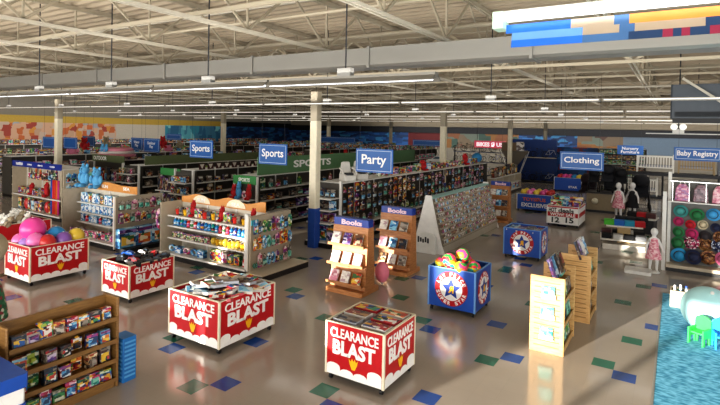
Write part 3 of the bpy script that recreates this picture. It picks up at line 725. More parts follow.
for (x0, x1, y0, y1, z, nm, vs_) in [(-6.0, -4.6, 23.3, 24.5, .68, 'the blue exclusive bin', [3, 3, 0, 5, 0]), (-4.05, -3.05, 20.3, 21.6, .7, 'the hot deals bin', [0, 3, 5, 1, 4]), (-6.2, -4.85, 32.8, 33.9, .75, 'the far blue bin', [2, 2, 0, 1, 2])]:
    k = 0
    for j in range(2):
        for i in range(5):
            k += 1; v = vs_[k % 5]; x = x0 + (x1 - x0) * (i + .5) / 5; y = y0 + (y1 - y0) * (j + .5) / 2
            if 'hot' in nm: place('toy_box', [4, 5, 10, 1, 4][k % 5], (x, y, z), R.uniform(-.6, .6), (1.4, 1.4, 1 + .3 * j), f'bright boxed toy in {nm}, {nth(i + 1)} across the {["front","back"][j]} row', 'boxed toy', 'toys in ' + nm)
            else: place('play_ball', [4, 5, 0, 7, 2][k % 5] if 'far' in nm else [5, 4, 1, 4, 7][k % 5], (x, y, z), 0, 1.15, f'coloured ball in {nm}, {nth(i + 1)} across the {["front","back"][j]} row', 'ball', 'balls in ' + nm)

# ---------------------------------------------------------------- wooden book stands
def book_stand(x0, x1, y0, y1, h, label, idx, nm):
    w, d = x1 - x0, y1 - y0
    t = thing('book_stand', label, 'book stand', ((x0 + x1) / 2, (y0 + y1) / 2, 0), 0, 'oak book stands')
    b = MB(); b.cbox(-w / 2 - .04, w / 2 + .04, -d / 2 - .05, d / 2 + .05, 0, .1, .03); b.build('base', M_oak, t, bevel=.006)
    # tapered double sided body
    for s in (-1, 1):
        b = MB(); b.add([(-w / 2, s * .18, .1), (w / 2, s * .18, .1), (w / 2, s * .09, h - .16), (-w / 2, s * .09, h - .16), (-w / 2, s * .2, .1), (w / 2, s * .2, .1), (w / 2, s * .11, h - .16), (-w / 2, s * .11, h - .16)],
                        [(0, 1, 2, 3), (7, 6, 5, 4), (0, 4, 5, 1), (3, 2, 6, 7), (1, 5, 6, 2), (0, 3, 7, 4)]); b.build('sloping_board', M_oak, t)
    for s in (-1, 1):
        b = MB(); p = [(-.2, .1), (.2, .1), (.11, h - .16), (-.11, h - .16)]
        vs = [(s * (w / 2 - .0), y, z) for y, z in p] + [(s * (w / 2 + .022), y, z) for y, z in p]
        b.add(vs, [(0, 1, 2, 3), (7, 6, 5, 4), (0, 4, 5, 1), (1, 5, 6, 2), (2, 6, 7, 3), (3, 7, 4, 0)]); b.build('side_panel', M_oak, t)
    hd = MB(); hd.cbox(-w / 2 - .02, w / 2 + .02, -.1, .1, h - .17, h, .01); hb = hd.build('header', M_deepblue, t)
    a = text('Books', w * .62, .11, (.02, -.105, h - .085), 'front', mat('header_pink_white', '#ecc9d4', .4), hb, .045)
    for q, z in enumerate((.22, .62, 1.03)):
        yb = -.2 + .09 * (z - .1) / (h - .26)
        b = MB(); b.box(-w / 2 - .03, w / 2 + .03, yb - .17, yb, z - .02, z); b.box(-w / 2 - .03, w / 2 + .03, yb - .18, yb - .165, z - .02, z + .035); b.build('ledge', M_oak, t)
        for i in range(3):
            v = [[11, 8, 9], [11, 11, 12], [12, 11, 4]][2 - q][i] if idx == 0 else [[11, 1, 6], [12, 1, 2], [9, 11, 6]][2 - q][i]
            place('book', v, ((x0 + x1) / 2 - w / 2 + w * (i + .5) / 3, (y0 + y1) / 2 + yb - .145, z + .012), 0, (1.0, 1.5, .95), f'{PKN[v]} book on the {["bottom","middle","top"][q]} ledge of the {nm} book stand, {nth(i + 1)} from left', 'book', f'books on the {nm} book stand', -.45)
    return t
book_stand(-6.35, -5.5, 8.95, 9.6, 1.58, 'oak book stand with blue Books header, closer of the pair', 0, 'closer')
book_stand(-6.25, -5.42, 10.85, 11.55, 1.6, 'oak book stand with blue Books header, farther of the pair', 1, 'farther')
t3 = book_stand(-6.2, -5.5, 19.6, 20.3, 1.58, 'oak book stand behind the far end of the card rack', 1, 'distant')
# pink foil balloon leaning beside the first stand
t = thing('foil_balloon', 'pink foil balloon resting on the floor between the two oak book stands', 'balloon', (-5.62, 10.05, .0))
b = MB(); b.ball((0, 0, .27), (.17, .15, .24), 20, 14); b.build('balloon_body', mat('balloon_pink', '#f08aa0', .5), t)
b = MB(); b.cyl((0, 0, 0.0), (0, 0, .035), .03, n=8); b.build('ribbon', M_white, t)

# ---------------------------------------------------------------- maple slat racks
def slat_panel(t, x0, x1, y, z0, z1, thick, nm='end_panel', horiz=True, arch=False):
    b = MB(); b.cbox(x0, x1, y, y + thick, z0, z1, .01, 0)
    z = z0 + .1
    while z < z1 - .08: b.box(x0 + .07, x1 - .07, y - .006, y - .0005, z, z + .012, 1); z += .085
    return b.build(nm, [M_wood, mat('slat_groove', '#8a6638', .6)], t)
def slat_rack(x0, x1, y0, y1, h, label):
    """double sided wooden rack running along Y: slatted ends, shelves facing +X and -X"""
    w, d = x1 - x0, y1 - y0; cx, cy = (x0 + x1) / 2, (y0 + y1) / 2
    t = thing('slat_rack', label, 'display rack', (cx, cy, 0), 0, 'maple slat racks')
    slat_panel(t, -w / 2, w / 2, -d / 2, 0, h, .03); slat_panel(t, -w / 2, w / 2, d / 2 - .03, 0, h, .03)
    b = MB(); b.box(-.015, .015, -d / 2 + .03, d / 2 - .03, .05, h - .06); 
    z = .12
    while z < h - .1:
        b.box(-.02, .02, -d / 2 + .03, d / 2 - .03, z, z + .01, 1); z += .085
    b.build('spine_board', [M_wood, MATS['slat_groove']], t)
    b = MB(); b.box(-w / 2 + .02, w / 2 - .02, -d / 2 + .03, d / 2 - .03, 0, .06); b.build('plinth', M_wood, t)
    for z in (.06, .42, .80):
        for s in (-1, 1):
            b = MB(); b.box(min(s * .02, s * (w / 2 - .01)), max(s * .02, s * (w / 2 - .01)), -d / 2 + .03, d / 2 - .03, z, z + .02); xx = s * (w / 2 - .02); b.box(xx - .008, xx + .008, -d / 2 + .03, d / 2 - .03, z, z + .05); b.build('shelf', M_wood, t)
    return t
slat_rack(-1.95, -1.42, 8.42, 9.4, 1.22, 'maple slat rack with teal cards on its sunlit end')
slat_rack(-1.82, -1.27, 10.15, 11.06, 1.25, 'maple slat rack standing behind the sunlit one')
for k, z in enumerate((.22, .55, .88)):
    t = thing('leaflet_holder', f'pale teal leaflet pack on the sunlit rack end, {["bottom","middle","top"][k]} of three', 'leaflet holder', (-1.68 + .01 * k, 8.405, z), 0)
    b = MB(); b.cbox(-.1, .1, -.02, .01, 0, .2, .004); b.build('leaflet', PK[10], t)
    b = MB(); b.box(-.11, .11, -.03, -.02, 0, .07); b.build('holder_lip', mat('clear_lip', '#b8dccc', .2), t)
for rk, (xc, ya, yb, nm) in enumerate([(-1.68, 8.5, 9.35, 'sunlit'), (-1.55, 10.2, 11.0, 'rear')]):
    for k in range(5):
        y = ya + (yb - ya) * (k + .5) / 5; v = [8, 1, 2, 10, 9][k] if rk == 0 else [2, 8, 11, 6, 1][k]
        place('book', v, (xc + .1, y, 1.17 if k < 3 else 1.12), PI / 2, (1.5, 1.4, 1.25), f'{PKN[v]} tall book leaning on top of the {nm} slat rack, {nth(k + 1)} back', 'book', f'books on the {nm} slat rack', -.35)
        for q, z in enumerate((.08, .44, .82)):
            v2 = R.choice([10, 1, 9, 6, 5, 2]); place('book', v2, (xc + .19, y, z + .003), PI / 2, (.7, 1.4, .85), f'{PKN[v2]} book, {nth(k + 1)} back on the {["bottom","middle","top"][q]} shelf of the {nm} slat rack', 'book', f'books on the {nm} slat rack', -.15)

# near left rack (its shelves face +X)
M_woodmid = wood('shaded_maple', '#7d5a32', '#94703f')  # darker copy of the maple, the corner's shade put into its colour
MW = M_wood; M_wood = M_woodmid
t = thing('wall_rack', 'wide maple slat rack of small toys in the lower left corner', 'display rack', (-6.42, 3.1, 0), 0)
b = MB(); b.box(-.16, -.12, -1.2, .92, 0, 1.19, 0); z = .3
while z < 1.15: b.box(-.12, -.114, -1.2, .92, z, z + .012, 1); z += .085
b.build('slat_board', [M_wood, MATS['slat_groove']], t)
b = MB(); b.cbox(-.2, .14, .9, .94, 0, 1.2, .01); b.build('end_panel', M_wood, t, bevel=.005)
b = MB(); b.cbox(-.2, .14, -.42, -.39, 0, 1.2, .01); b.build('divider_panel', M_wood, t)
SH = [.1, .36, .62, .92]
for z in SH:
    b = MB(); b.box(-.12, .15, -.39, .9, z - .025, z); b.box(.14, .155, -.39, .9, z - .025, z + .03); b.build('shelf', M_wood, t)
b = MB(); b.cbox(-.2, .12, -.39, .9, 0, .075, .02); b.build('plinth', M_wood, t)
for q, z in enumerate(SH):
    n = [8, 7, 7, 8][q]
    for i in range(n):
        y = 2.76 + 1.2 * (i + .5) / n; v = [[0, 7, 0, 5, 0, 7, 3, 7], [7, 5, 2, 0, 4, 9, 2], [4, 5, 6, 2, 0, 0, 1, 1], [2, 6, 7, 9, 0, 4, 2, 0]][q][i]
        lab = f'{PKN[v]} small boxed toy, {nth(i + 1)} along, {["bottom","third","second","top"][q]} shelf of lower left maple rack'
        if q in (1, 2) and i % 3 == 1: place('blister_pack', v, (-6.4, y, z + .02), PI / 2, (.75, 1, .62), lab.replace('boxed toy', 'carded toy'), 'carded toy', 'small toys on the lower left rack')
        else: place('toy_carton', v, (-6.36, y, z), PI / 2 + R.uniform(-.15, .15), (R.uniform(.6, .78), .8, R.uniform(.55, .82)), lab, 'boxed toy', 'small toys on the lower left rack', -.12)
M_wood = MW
# blue striped carton on its end
t = thing('display_carton', 'tall bright blue printed carton standing against the maple rack end', 'carton', (-6.42, 4.2, 0), 0)
b = MB(); b.cbox(-.12, .14, -.1, .1, 0, .6, .01); b.build('carton', mat('carton_blue', '#2470b4', .4), t)
b = MB()
for k in range(9): b.box(-.1 + .012 * (k % 3), .12 - .02 * (k % 2), -.104, -.1, .06 + k * .058, .085 + k * .058); b.box(.14, .144, -.08, .08, .06 + k * .058, .085 + k * .058)
b.build('printed_stripes', mat('carton_pale_print', '#5fa4d8', .4), t)
# counter
t = thing('service_counter', 'white service counter with royal blue bands in the bottom left corner', 'counter', (-5.95, 1.55, 0), 0)
b = MB(); b.cbox(-.5, .47, -1.3, .97, .08, .87, .02); b.build('cabinet', M_whiteboard, t)
b = MB(); b.cbox(-.52, .49, -1.3, .99, .86, 1.0, .02); b.build('worktop', M_blue, t)
b = MB(); b.cbox(-.51, .48, -1.3, .98, .55, .7, .02); b.build('blue_band', M_blue, t)
b = MB(); b.cbox(-.46, .43, -1.3, .93, 0, .08, .02); b.build('kick_plate', M_black, t)
# tan plush figure above the rack at the left edge
t = thing('giant_plush', 'giant tan soft toy in a green patterned dress at the left edge', 'plush toy', (-6.84, 2.62, 1.2), .6)
b = MB(); b.ball((0, 0, .84), (.3, .28, .22), 20, 14); b.ball((0, -.0, .1), (.22, .2, .12)); b.ball((0, 0, .55), (.12, .12, .4)); b.build('plush_body', MATS.get('plush_tan') or mat('plush_tan', '#a2957c', .9, bump=.4, scale=40), t)
b = MB(); b.lathe([(.3, .0), (.27, .2), (.2, .5), (.14, .68), (.1, .72)], 20); b.build('dress', pkg('green_dress_print', ['#1f5a3a', '#2a6e48', '#1a4a30', '#7a2a30', '#b8b4a4', '#1f5a3a'], .06, .8), t)
# ---------------------------------------------------------------- gondolas
def gondola(x, y, rz, L, D, H, zs, label, name='gondola', sd=None, back=M_shelf, lip=M_white, group='store gondolas', ends=True, deck=True, cat='shelving gondola'):
    """double sided shelving: local x is its length, local -Y the shopped face"""
    t = thing(name, label, cat, (x, y, 0), rz, group)
    b = MB(); b.cbox(-L / 2, L / 2, -D / 2, D / 2, 0, .13, .01); b.build('kick_base', M_black, t)
    b = MB(); b.box(-L / 2, L / 2, -.03, .03, .13, H); b.build('back_panel', back, t)
    n = max(1, round(L / 1.2))
    for k in range(n + 1):
        xx = -L / 2 + L * k / n; b = MB(); b.box(xx - .025, xx + .025, -.05, .05, .13, H); b.build('upright', M_white, t)
    for z in zs:
        for s in (-1, 1):
            if s == 1 and z != zs[0]: continue
            b = MB(); dd = D / 2 if z == zs[0] else D / 2 - .04
            if sd and z != zs[0]: dd = sd
            ya, yb = (-dd, -.03) if s < 0 else (.03, dd)
            b.box(-L / 2 + .03, L / 2 - .03, ya, yb, z - .025, z); yy = s * dd
            b.box(-L / 2 + .03, L / 2 - .03, yy - .01, yy + .006, z - .03, z + .012); b.build('shelf', lip, t)
    if deck:
        b = MB(); b.box(-L / 2, L / 2, -D / 2 + .06, D / 2 - .06, H, H + .03); b.build('top_deck', lip, t)
    if ends:
        b = MB(); b.box(-L / 2 - .03, -L / 2, -D / 2 + .03, D / 2 - .03, .13, H); b.build('end_panel', back, t)
        b = MB(); b.box(L / 2, L / 2 + .03, -D / 2 + .03, D / 2 - .03, .13, H); b.build('end_panel', back, t)
    t['dims'] = (L, D, H)
    del t['dims']
    return t
def W(t, lx, ly, lz):
    c, s = math.cos(t.rotation_euler.z), math.sin(t.rotation_euler.z)
    return (t.location.x + c * lx - s * ly, t.location.y + s * lx + c * ly, t.location.z + lz)
NOUN = dict(sports_carton='sports carton', game_box='boxed game', window_box='window boxed toy', toy_box='boxed toy', toy_carton='boxed toy', blister_pack='carded toy', bottle='bottle', plush_toy='plush toy', play_ball='ball', sand_bucket='bucket', swim_ring='swim ring', swim_goggles='goggles', pool_noodle='foam noodle', sun_hat='hat', book='book', backpack='backpack', toy_car='toy car', folded_shirt_stack='folded shirts', rainbow_ball='ball', greeting_card='card', game_case='boxed game')
WID = dict(sports_carton=.2, game_box=.2, window_box=.2, toy_box=.2, toy_carton=.2, blister_pack=.18, bottle=.09, plush_toy=.33, play_ball=.24, sand_bucket=.2, swim_ring=.26, swim_goggles=.23, sun_hat=.34, book=.21, backpack=.32)
FAR = MB()
def far_row(t, x0, x1, y, z, n, vs, scale):
    """goods too far off to be told apart: boxes gathered into one mass"""
    for i in range(n):
        lx = x0 + (x1 - x0) * (i + .5) / n; hw = min(.1 * scale[0], .45 * (x1 - x0) / n); hh = min(.345, .25 * scale[2] * R.uniform(.7, 1.1))
        p = Vector(W(t, lx, y, z + .002)); M = Matrix.Translation(p) @ Matrix.Rotation(t.rotation_euler.z, 4, 'Z')
        v = R.choice(vs); FAR.cbox(-hw, hw, -.1, .1, 0, hh, .01, v, M); FAR.box(-hw * .8, hw * .8, -.104, -.1, hh * .3, hh * .85, (v * 3 + 1) % 11, M)
def shelf_row(t, x0, x1, y, z, n, picks, where, scale=(1, 1, 1), jit=.1, tilt=0, skip=0, grp=None):
    """n things along local x between x0 and x1; picks is a list of (kind, variant)"""
    for i in range(n):
        if skip and R.random() < skip: continue
        kd, v = picks[i % len(picks)] if not callable(picks) else picks(i)
        lx = x0 + (x1 - x0) * (i + .5) / n
        s = 1 + R.uniform(-jit, jit); sx = min(scale[0], .94 * (x1 - x0) / n / WID.get(kd, .2))
        noun = NOUN[kd]; col = {'toy_box': PKN, 'toy_carton': PKN, 'blister_pack': PKN, 'sports_carton': PKN, 'game_box': PKN, 'window_box': PKN, 'book': PKN, 'swim_ring': PKN}.get(kd)
        lab = f'{(col[v] + " ") if col else ""}{noun}, {nth(i + 1)} from left, {where}'
        place(kd, v, W(t, lx, y, z + .002), t.rotation_euler.z + R.uniform(-.03, .03), (sx, scale[1], scale[2] * s), lab, noun, grp or ('goods ' + where), tilt)
def rand(kinds, vs):
    return lambda i: (R.choice(kinds), R.choice(vs))

# -- pool toy gondola (front faces -Y), its right end is a peg wall
t = gondola(-10.05, 9.35, 0, 3.2, 1.5, 1.42, [.16, .5, .82, 1.1], 'low white pool toy gondola with wavy orange header, just behind the big clearance bin', sd=.5, deck=False, back=mat('pale_gondola_back', '#c8c0b0', .5))
b = MB(); b.box(-1.63, -1.57, -.72, .72, .13, 1.46); b.build('end_panel', M_shelf, t)
b = MB(); b.box(1.5, 1.6, -.72, -.62, .1, 1.47); b.build('corner_post', M_white, t)
hd = [(-1.55, 1.42), (1.55, 1.42)]
for k in range(25):
    u = 1.55 - 3.1 * k / 24; hd.append((u, 1.63 + .05 * math.sin(u * 5.2)))
pm = panel_mesh(hd, 'front', -.05, .02); hb = pm.build('wavy_header', mat('header_orange', '#c88a45', .5), t)
for u, nm in ((-.75, 'SUN'), (.55, 'SEA')):
    pm = panel_mesh([(u + .34 * math.cos(a * PI / 8), 1.45 + .21 * math.sin(a * PI / 8)) for a in range(9)], 'front', -.075, .01); pm.build('header_cloud', mat('header_pale', '#e6dcc0', .5), hb)
    text(nm, .3, .1, (u, -.09, 1.53), 'front', M_whiteboard, hb, .03)
g = 'pool gondola'
shelf_row(t, -1.5, 1.45, -.28, 1.1, 19, [('sand_bucket', 0), ('toy_box', 2), ('sand_bucket', 3), ('toy_box', 7), ('plush_toy', 4), ('toy_box', 3), ('toy_box', 0)], 'top shelf of the pool gondola', (.8, .9, .85))
shelf_row(t, -1.5, 1.45, -.36, .82, 22, [('bottle', 0), ('bottle', 0), ('bottle', 3), ('bottle', 0), ('bottle', 1), ('bottle', 2), ('bottle', 1), ('bottle', 0), ('bottle', 5)], 'upper middle shelf of the pool gondola', (1.2, 1.2, .95))
shelf_row(t, -1.5, -.1, -.38, .5, 12, [('toy_box', 3), ('toy_box', 8), ('toy_box', 3)], 'lower middle shelf of the pool gondola', (.7, .8, .6))
shelf_row(t, .0, 1.45, -.36, .5, 10, [('play_ball', 4), ('sand_bucket', 3), ('play_ball', 4)], 'right half of the lower middle pool gondola shelf', (.75, .75, .75))
shelf_row(t, -1.45, 0, -.55, .16, 5, [('swim_ring', 1), ('toy_box', 1), ('swim_ring', 3)], 'bottom shelf of the pool gondola', (1.2, 1, .7))
shelf_row(t, .2, 1.45, -.55, .16, 6, [('toy_box', 5), ('toy_box', 5), ('toy_box', 6), ('toy_box', 0), ('toy_box', 5), ('bottle', 1)], 'right half of the bottom pool gondola shelf', (1.0, 1, 1.05))
# right end of the pool gondola: pegged goods
e = thing('peg_end', 'pegboard end stand of hanging swim gear on a black base, right of the pool gondola', 'end display', (-8.35, 9.35, 0), PI / 2)
b = MB(); b.cbox(-.85, .85, -.5, .1, 0, .13, .01); b.build('kick_base', M_black, e)
b = MB(); b.box(-.85, .85, -.5, .0, .13, .15); b.build('base_deck', M_shelf, e)
b = MB(); b.box(-.72, .72, .0, .04, .13, 1.42); b.build('peg_panel', mat('peg_panel_beige', '#a89c88', .6), e)
b = MB(); b.box(-.72, -.5, -.03, 0, 1.22, 1.34); b.build('price_sign', mat('teal_sign', '#3f9aa8', .4), e)
for r_, z in enumerate((.2, .62, 1.0)):
    shelf_row(e, -.68, .7, -.05, z, 9, [[('swim_goggles', 4), ('blister_pack', 3), ('blister_pack', 6), ('swim_ring', 1), ('swim_ring', 1), ('blister_pack', 8)], [('blister_pack', 4), ('blister_pack', 4), ('swim_ring', 1), ('swim_ring', 10), ('blister_pack', 6), ('blister_pack', 3)], [('blister_pack', 1), ('blister_pack', 2), ('swim_ring', 5), ('swim_ring', 5), ('blister_pack', 8), ('blister_pack', 3)]][r_], f'{["low","middle","high"][r_]} peg row of the pool gondola end', (1.1, 1, 1.2))
# left end hanging pink ring set
e2 = place('swim_ring', 3, (-11.85, 8.75, .7), 0, (1.1, 1, 2.2), 'tall pink inflatable hanging at the left end of the pool gondola', 'inflatable').name = 'hanging_inflatable'
place('swim_ring', 8, (-11.85, 8.9, .25), 0, (1.1, 1, 1.5), 'purple inflatable below the pink one at the pool gondola end', 'inflatable').name = 'hanging_inflatable'

# -- blue product gondola
t = gondola(-14.5, 9.0, 0, 2.7, 1.5, 1.5, [.16, .5, .8, 1.1], 'beige ended gondola of blue packaged water toys, orange header, behind the ball bin', sd=.3, deck=False, back=mat('pale_gondola_back', '#c8c0b0', .5))
b = MB(); b.box(-1.4, -1.34, -.72, .72, .13, 1.52); b.build('end_panel', M_shelf, t)
b = MB(); b.box(1.3, 1.37, -.75, -.68, .05, 1.52); b.build('corner_post', M_white, t)
pm = panel_mesh([(-.9, 1.5), (1.3, 1.5), (1.3, 1.72), (.6, 1.7), (-.1, 1.76), (-.9, 1.72)], 'front', .0, .02); hb = pm.build('orange_header', MATS['header_orange'], t)
text('SUN', .32, .1, (-.3, -.025, 1.62), 'front', M_whiteboard, hb, .03); text('SEA', .32, .1, (.8, -.025, 1.62), 'front', M_whiteboard, hb, .03)
for r_, z in enumerate((.16, .5, .8, 1.1)):
    shelf_row(t, -1.25, 1.25, [-.5, -.17, -.17, -.17][r_], z, [12, 14, 12, 12][r_], [[('toy_box', 6), ('toy_box', 3), ('toy_box', 6), ('toy_box', 0)], [('toy_box', 1), ('bottle', 1), ('bottle', 0), ('toy_box', 1)], [('toy_box', 1)], [('toy_box', 1), ('toy_box', 1), ('toy_box', 5)]][r_], f'{["bottom","lower middle","upper middle","top"][r_]} shelf of the blue toy gondola', (.95, 1, [.8, .85, .95, 1.05][r_]))
e = thing('peg_end', 'pegboard end wall of the blue toy gondola with a big blue boxed set low down', 'end display', (-13.07, 9.0, 0), PI / 2)
b = MB(); b.box(-.75, .75, .0, .04, .1, 1.5); b.build('peg_panel', MATS['peg_panel_beige'], e)
b = MB(); b.cbox(-.75, .75, -.42, .0, 0, .12, .01); b.build('kick_base', M_black, e)
shelf_row(e, -.7, .7, -.04, 1.12, 7, [('blister_pack', 6), ('blister_pack', 6), ('blister_pack', 3)], 'high peg row of the blue toy gondola end', (1, 1, 1.1))
shelf_row(e, -.7, .7, -.04, .76, 8, [('blister_pack', 3), ('blister_pack', 4), ('blister_pack', 6)], 'middle peg row of the blue toy gondola end', (1, 1, 1.1))
for k in range(3):
    place('toy_carton', 1, (-12.9, 8.45 + .52 * k, .13), PI / 2, (2.5, 1.6, 2.0), f'big blue boxed pool set on the blue toy gondola end, {nth(k + 1)} along', 'boxed pool set', 'big blue boxed pool sets')
for k, (x, s) in enumerate([(-15.75, 1.5), (-15.1, 1.35)]):
    place('plush_toy', 5, (x, 8.9, 1.54), .3 * k, s, f'pale blue inflatable animal on top of the blue toy gondola, {["left","right"][k]} one', 'inflatable animal', 'inflatable animals on the gondola')
# small white wire shelf between the two left gondolas
t = gondola(-16.55, 9.6, 0, .85, .7, 1.3, [.14, .5, .85, 1.15], 'narrow white wire shelf unit left of the blue toy gondola')
for r_, z in enumerate((.14, .5, .85)): shelf_row(t, -.4, .4, -.2, z, 4, rand(['toy_box', 'sand_bucket'], [0, 3, 1, 2]), f'{["bottom","middle","top"][r_]} shelf of the narrow wire unit', (.9, 1, .8))

# -- far left gondola with the dark blue header
t = gondola(-20.35, 10.2, 0, 3.6, 1.2, 1.85, [.16, .75], 'tall far left gondola with dark blue header and hanging pool noodles')
b = MB(); b.box(-1.8, 1.8, -.58, -.55, 1.83, 2.05); hb = b.build('header', mat('header_navy', '#1a2f86', .4), t)
for k, (u, wd, hh) in enumerate([(-1.25, .5, .13), (-.45, .34, .07), (.35, .36, .07), (1.2, .36, .07)]):
    b = MB(); q = 0
    while q < wd: b.box(u - wd / 2 + q, u - wd / 2 + q + .035, -.586, -.58, 1.94 - hh / 2 * R.uniform(.6, 1), 1.94 + hh / 2 * R.uniform(.6, 1)); q += .06
    b.build('faded_lettering', M_whiteboard, hb)
shelf_row(t, -1.7, 1.1, -.35, .16, 11, [('toy_box', 0), ('toy_box', 2), ('play_ball', 5), ('toy_box', 5), ('toy_box', 9), ('toy_box', 8)], 'bottom shelf of the far left gondola', (1.2, 1, 1.6), .2)
shelf_row(t, -1.7, .5, -.35, .75, 10, [('toy_box', 4), ('toy_box', 5), ('toy_box', 7), ('toy_box', 8), ('plush_toy', 4)], 'middle shelf of the far left gondola', (1.1, 1, 1.0), .2)
shelf_row(t, -1.6, .6, -.08, 1.3, 13, rand(['blister_pack'], [0, 5, 4, 7, 2, 9, 5]), 'peg row of the far left gondola', (.9, 1, 1.5), .3)
for k in range(5): place('pool_noodle', [2, 0, 0, 1, 3][k], W(t, .85 + .12 * k, -.42, .18), 0, (1, 1, 1.05), f'{["blue","red","scarlet","orange","pink"][k]} pool noodle standing at the right of the far left gondola', 'pool noodle')
e = thing('peg_end', 'white shelf end of the far left gondola with pale blue goods', 'end display', (-18.44, 10.2, 0), PI / 2)
b = MB(); b.box(-.55, .55, 0, .04, .1, 1.85); b.build('peg_panel', M_shelf, e)
b = MB(); b.cbox(-.55, .55, -.35, 0, 0, .12, .01); b.build('kick_base', M_black, e)
for r_, z in enumerate((.2, .6, 1.0, 1.4)): shelf_row(e, -.5, .5, -.05, z, 5, rand(['blister_pack'], [1, 1, 6, 10, 3]), f'{["lowest","second","third","top"][r_]} row of the far left gondola end', (1, 1, 1.2))

# -- the long gondolas running down the store (shopped face looks to +X)
ZS = [.16, .6, 1.0, 1.4, 1.75]
def aisle(xf, y0, y1, H, label, where, zs, fill, D=.95, back=M_shelf, far=False):
    t = gondola((xf - D / 2), (y0 + y1) / 2, PI / 2, y1 - y0, D, H, zs, label, back=back)
    for r_, (z, n, picks, sc) in enumerate(fill):
        if far: far_row(t, -(y1 - y0) / 2 + .1, (y1 - y0) / 2 - .1, -D / 2 + .2, z, n * 2, picks, sc); continue
        shelf_row(t, -(y1 - y0) / 2 + .1, (y1 - y0) / 2 - .1, -D / 2 + (.2 if picks not in () else .2), z, n, picks, f'{["bottom","second","third","fourth","fifth","sixth"][r_]} row of the {where}', sc, .32, 0, .08)
    return t
M_darkback = mat('dark_gondola_back', '#4a4640', .6)
def pcol(r_):
    def f(i):
        if 9 <= i <= 12: v = R.choice([4, 4, 0, 5 if r_ < 2 else 4])
        elif i < 9: v = R.choice([2, 6, 6, 9, 8, 2, 0])
        else: v = R.choice([6, 2, 9, 6, 8, 3, 2, 7])
        return ('blister_pack', v)
    return f
party = aisle(-8.5, 12.75, 26.5, 1.85, 'long party gondola behind the hanging Party sign, crowded with hanging goods', 'party gondola', [.16, .5],
      [(.16, 26, rand(['toy_box'], [2, 9, 6, 0, 8]), (1.6, 1.2, 1.0)), (.5, 34, pcol(0), (1.4, 1, 1.1)), (.86, 36, pcol(1), (1.5, 1, 1.1)), (1.2, 36, pcol(2), (1.5, 1, 1.05)), (1.52, 36, pcol(3), (1.5, 1, .95))], back=M_darkback)
sports = aisle(-11.9, 12.75, 25, 1.85, 'long sports gondola with green header, left of the blue based column', 'sports gondola', ZS[:4],
      [(.16, 22, rand(['sports_carton'], [2, 6, 9, 8]), (1.8, 1.2, 1.1)), (.6, 30, rand(['sports_carton'], [2, 6, 2, 8, 9]), (1.4, 1, 1.2)), (1.0, 30, rand(['sports_carton'], [2, 6, 8, 0, 2]), (1.4, 1, 1.1)), (1.4, 30, rand(['blister_pack'], [2, 6, 5, 9]), (1.5, 1, 1.2))], back=M_darkback)
bats = aisle(-15.1, 12.75, 24, 1.85, 'gondola with rows of red sports goods, left of the sports gondola', 'red goods gondola', ZS[:4],
      [(.16, 16, rand(['game_box'], [2, 0, 9]), (1.8, 1.2, 1.1)), (.6, 22, rand(['game_box'], [0, 9, 2]), (1.4, 1, 1.2)), (1.0, 24, rand(['game_box'], [9, 2, 0, 9]), (1.3, 1, 1.0)), (1.4, 26, rand(['game_box'], [9, 0, 2, 6]), (1.2, 1, .9))], back=M_darkback)
outd = aisle(-18.35, 12.75, 24, 1.85, 'gondola with dark shelves of outdoor toys, behind the blue toy gondola', 'outdoor gondola', ZS[:4],
      [(.16, 12, rand(['window_box'], [8, 2, 5]), (2.2, 1.2, 1.2)), (.6, 16, rand(['window_box'], [8, 2, 4]), (1.8, 1, 1.2)), (1.0, 18, rand(['window_box'], [5, 2, 4, 6]), (1.6, 1, 1.0)), (1.4, 18, rand(['window_box'], [2, 5, 6]), (1.4, 1, .9))], back=M_darkback)
far1 = aisle(-21.7, 13, 24, 1.85, 'gondola of dark boxed toys in the fifth aisle from the party gondola', 'fifth aisle gondola', ZS[:4],
      [(.6, 12, [2, 9, 0], (2, 1, 1.2)), (1.0, 14, [2, 0, 5], (1.8, 1, 1.1)), (1.4, 14, [0, 2, 3], (1.6, 1, 1))], back=M_darkback, far=True)
far2 = aisle(-26.5, 11.5, 24, 1.9, 'gondola of dark goods at the far left beyond the noodle gondola', 'far left back gondola', ZS[:4],
      [(.6, 12, [9, 2, 0], (2, 1, 1.2)), (1.0, 14, [2, 9, 6], (1.8, 1, 1.1)), (1.4, 14, [0, 9, 3], (1.6, 1, 1))], back=M_darkback, far=True)
M_green = mat('header_green', '#5a7f58', .5)
t = gondola(-3.3, 41, 0, 3.0, .8, 2.5, ZS[:4], 'tall shelf of green and brown goods by the back wall, right of the Clothing sign', back=M_darkback)
for z, vs in ((.16, [5, 9]), (.6, [10, 5, 4]), (1.0, [9, 4, 5]), (1.4, [5, 10, 6]), (1.77, [4, 9, 10]), (2.14, [5, 9, 10])): far_row(t, -1.45, 1.45, -.25, z, 10, vs, (1.5, 1, 1.2))
def headerboard(t, x0, x1, y, z0, z1, m, txt=None, tw=0, th=0, tx=0, tm=None, nm='header_board'):
    b = MB(); b.box(x0, x1, y - .015, y + .015, z0, z1); hb = b.build(nm, m, t)
    if txt: text(txt, tw, th, (tx, y - .02, (z0 + z1) / 2), 'front', tm or M_whiteboard, hb, .03)
    return hb
headerboard(sports, -6.1, 6.1, -.28, 1.88, 2.5, M_green, 'SPORTS', 2.4, .27, -3.0)
headerboard(outd, -5.4, 3, -.28, 1.88, 2.25, mat('header_olive', '#5f6a48', .5))
b = MB()
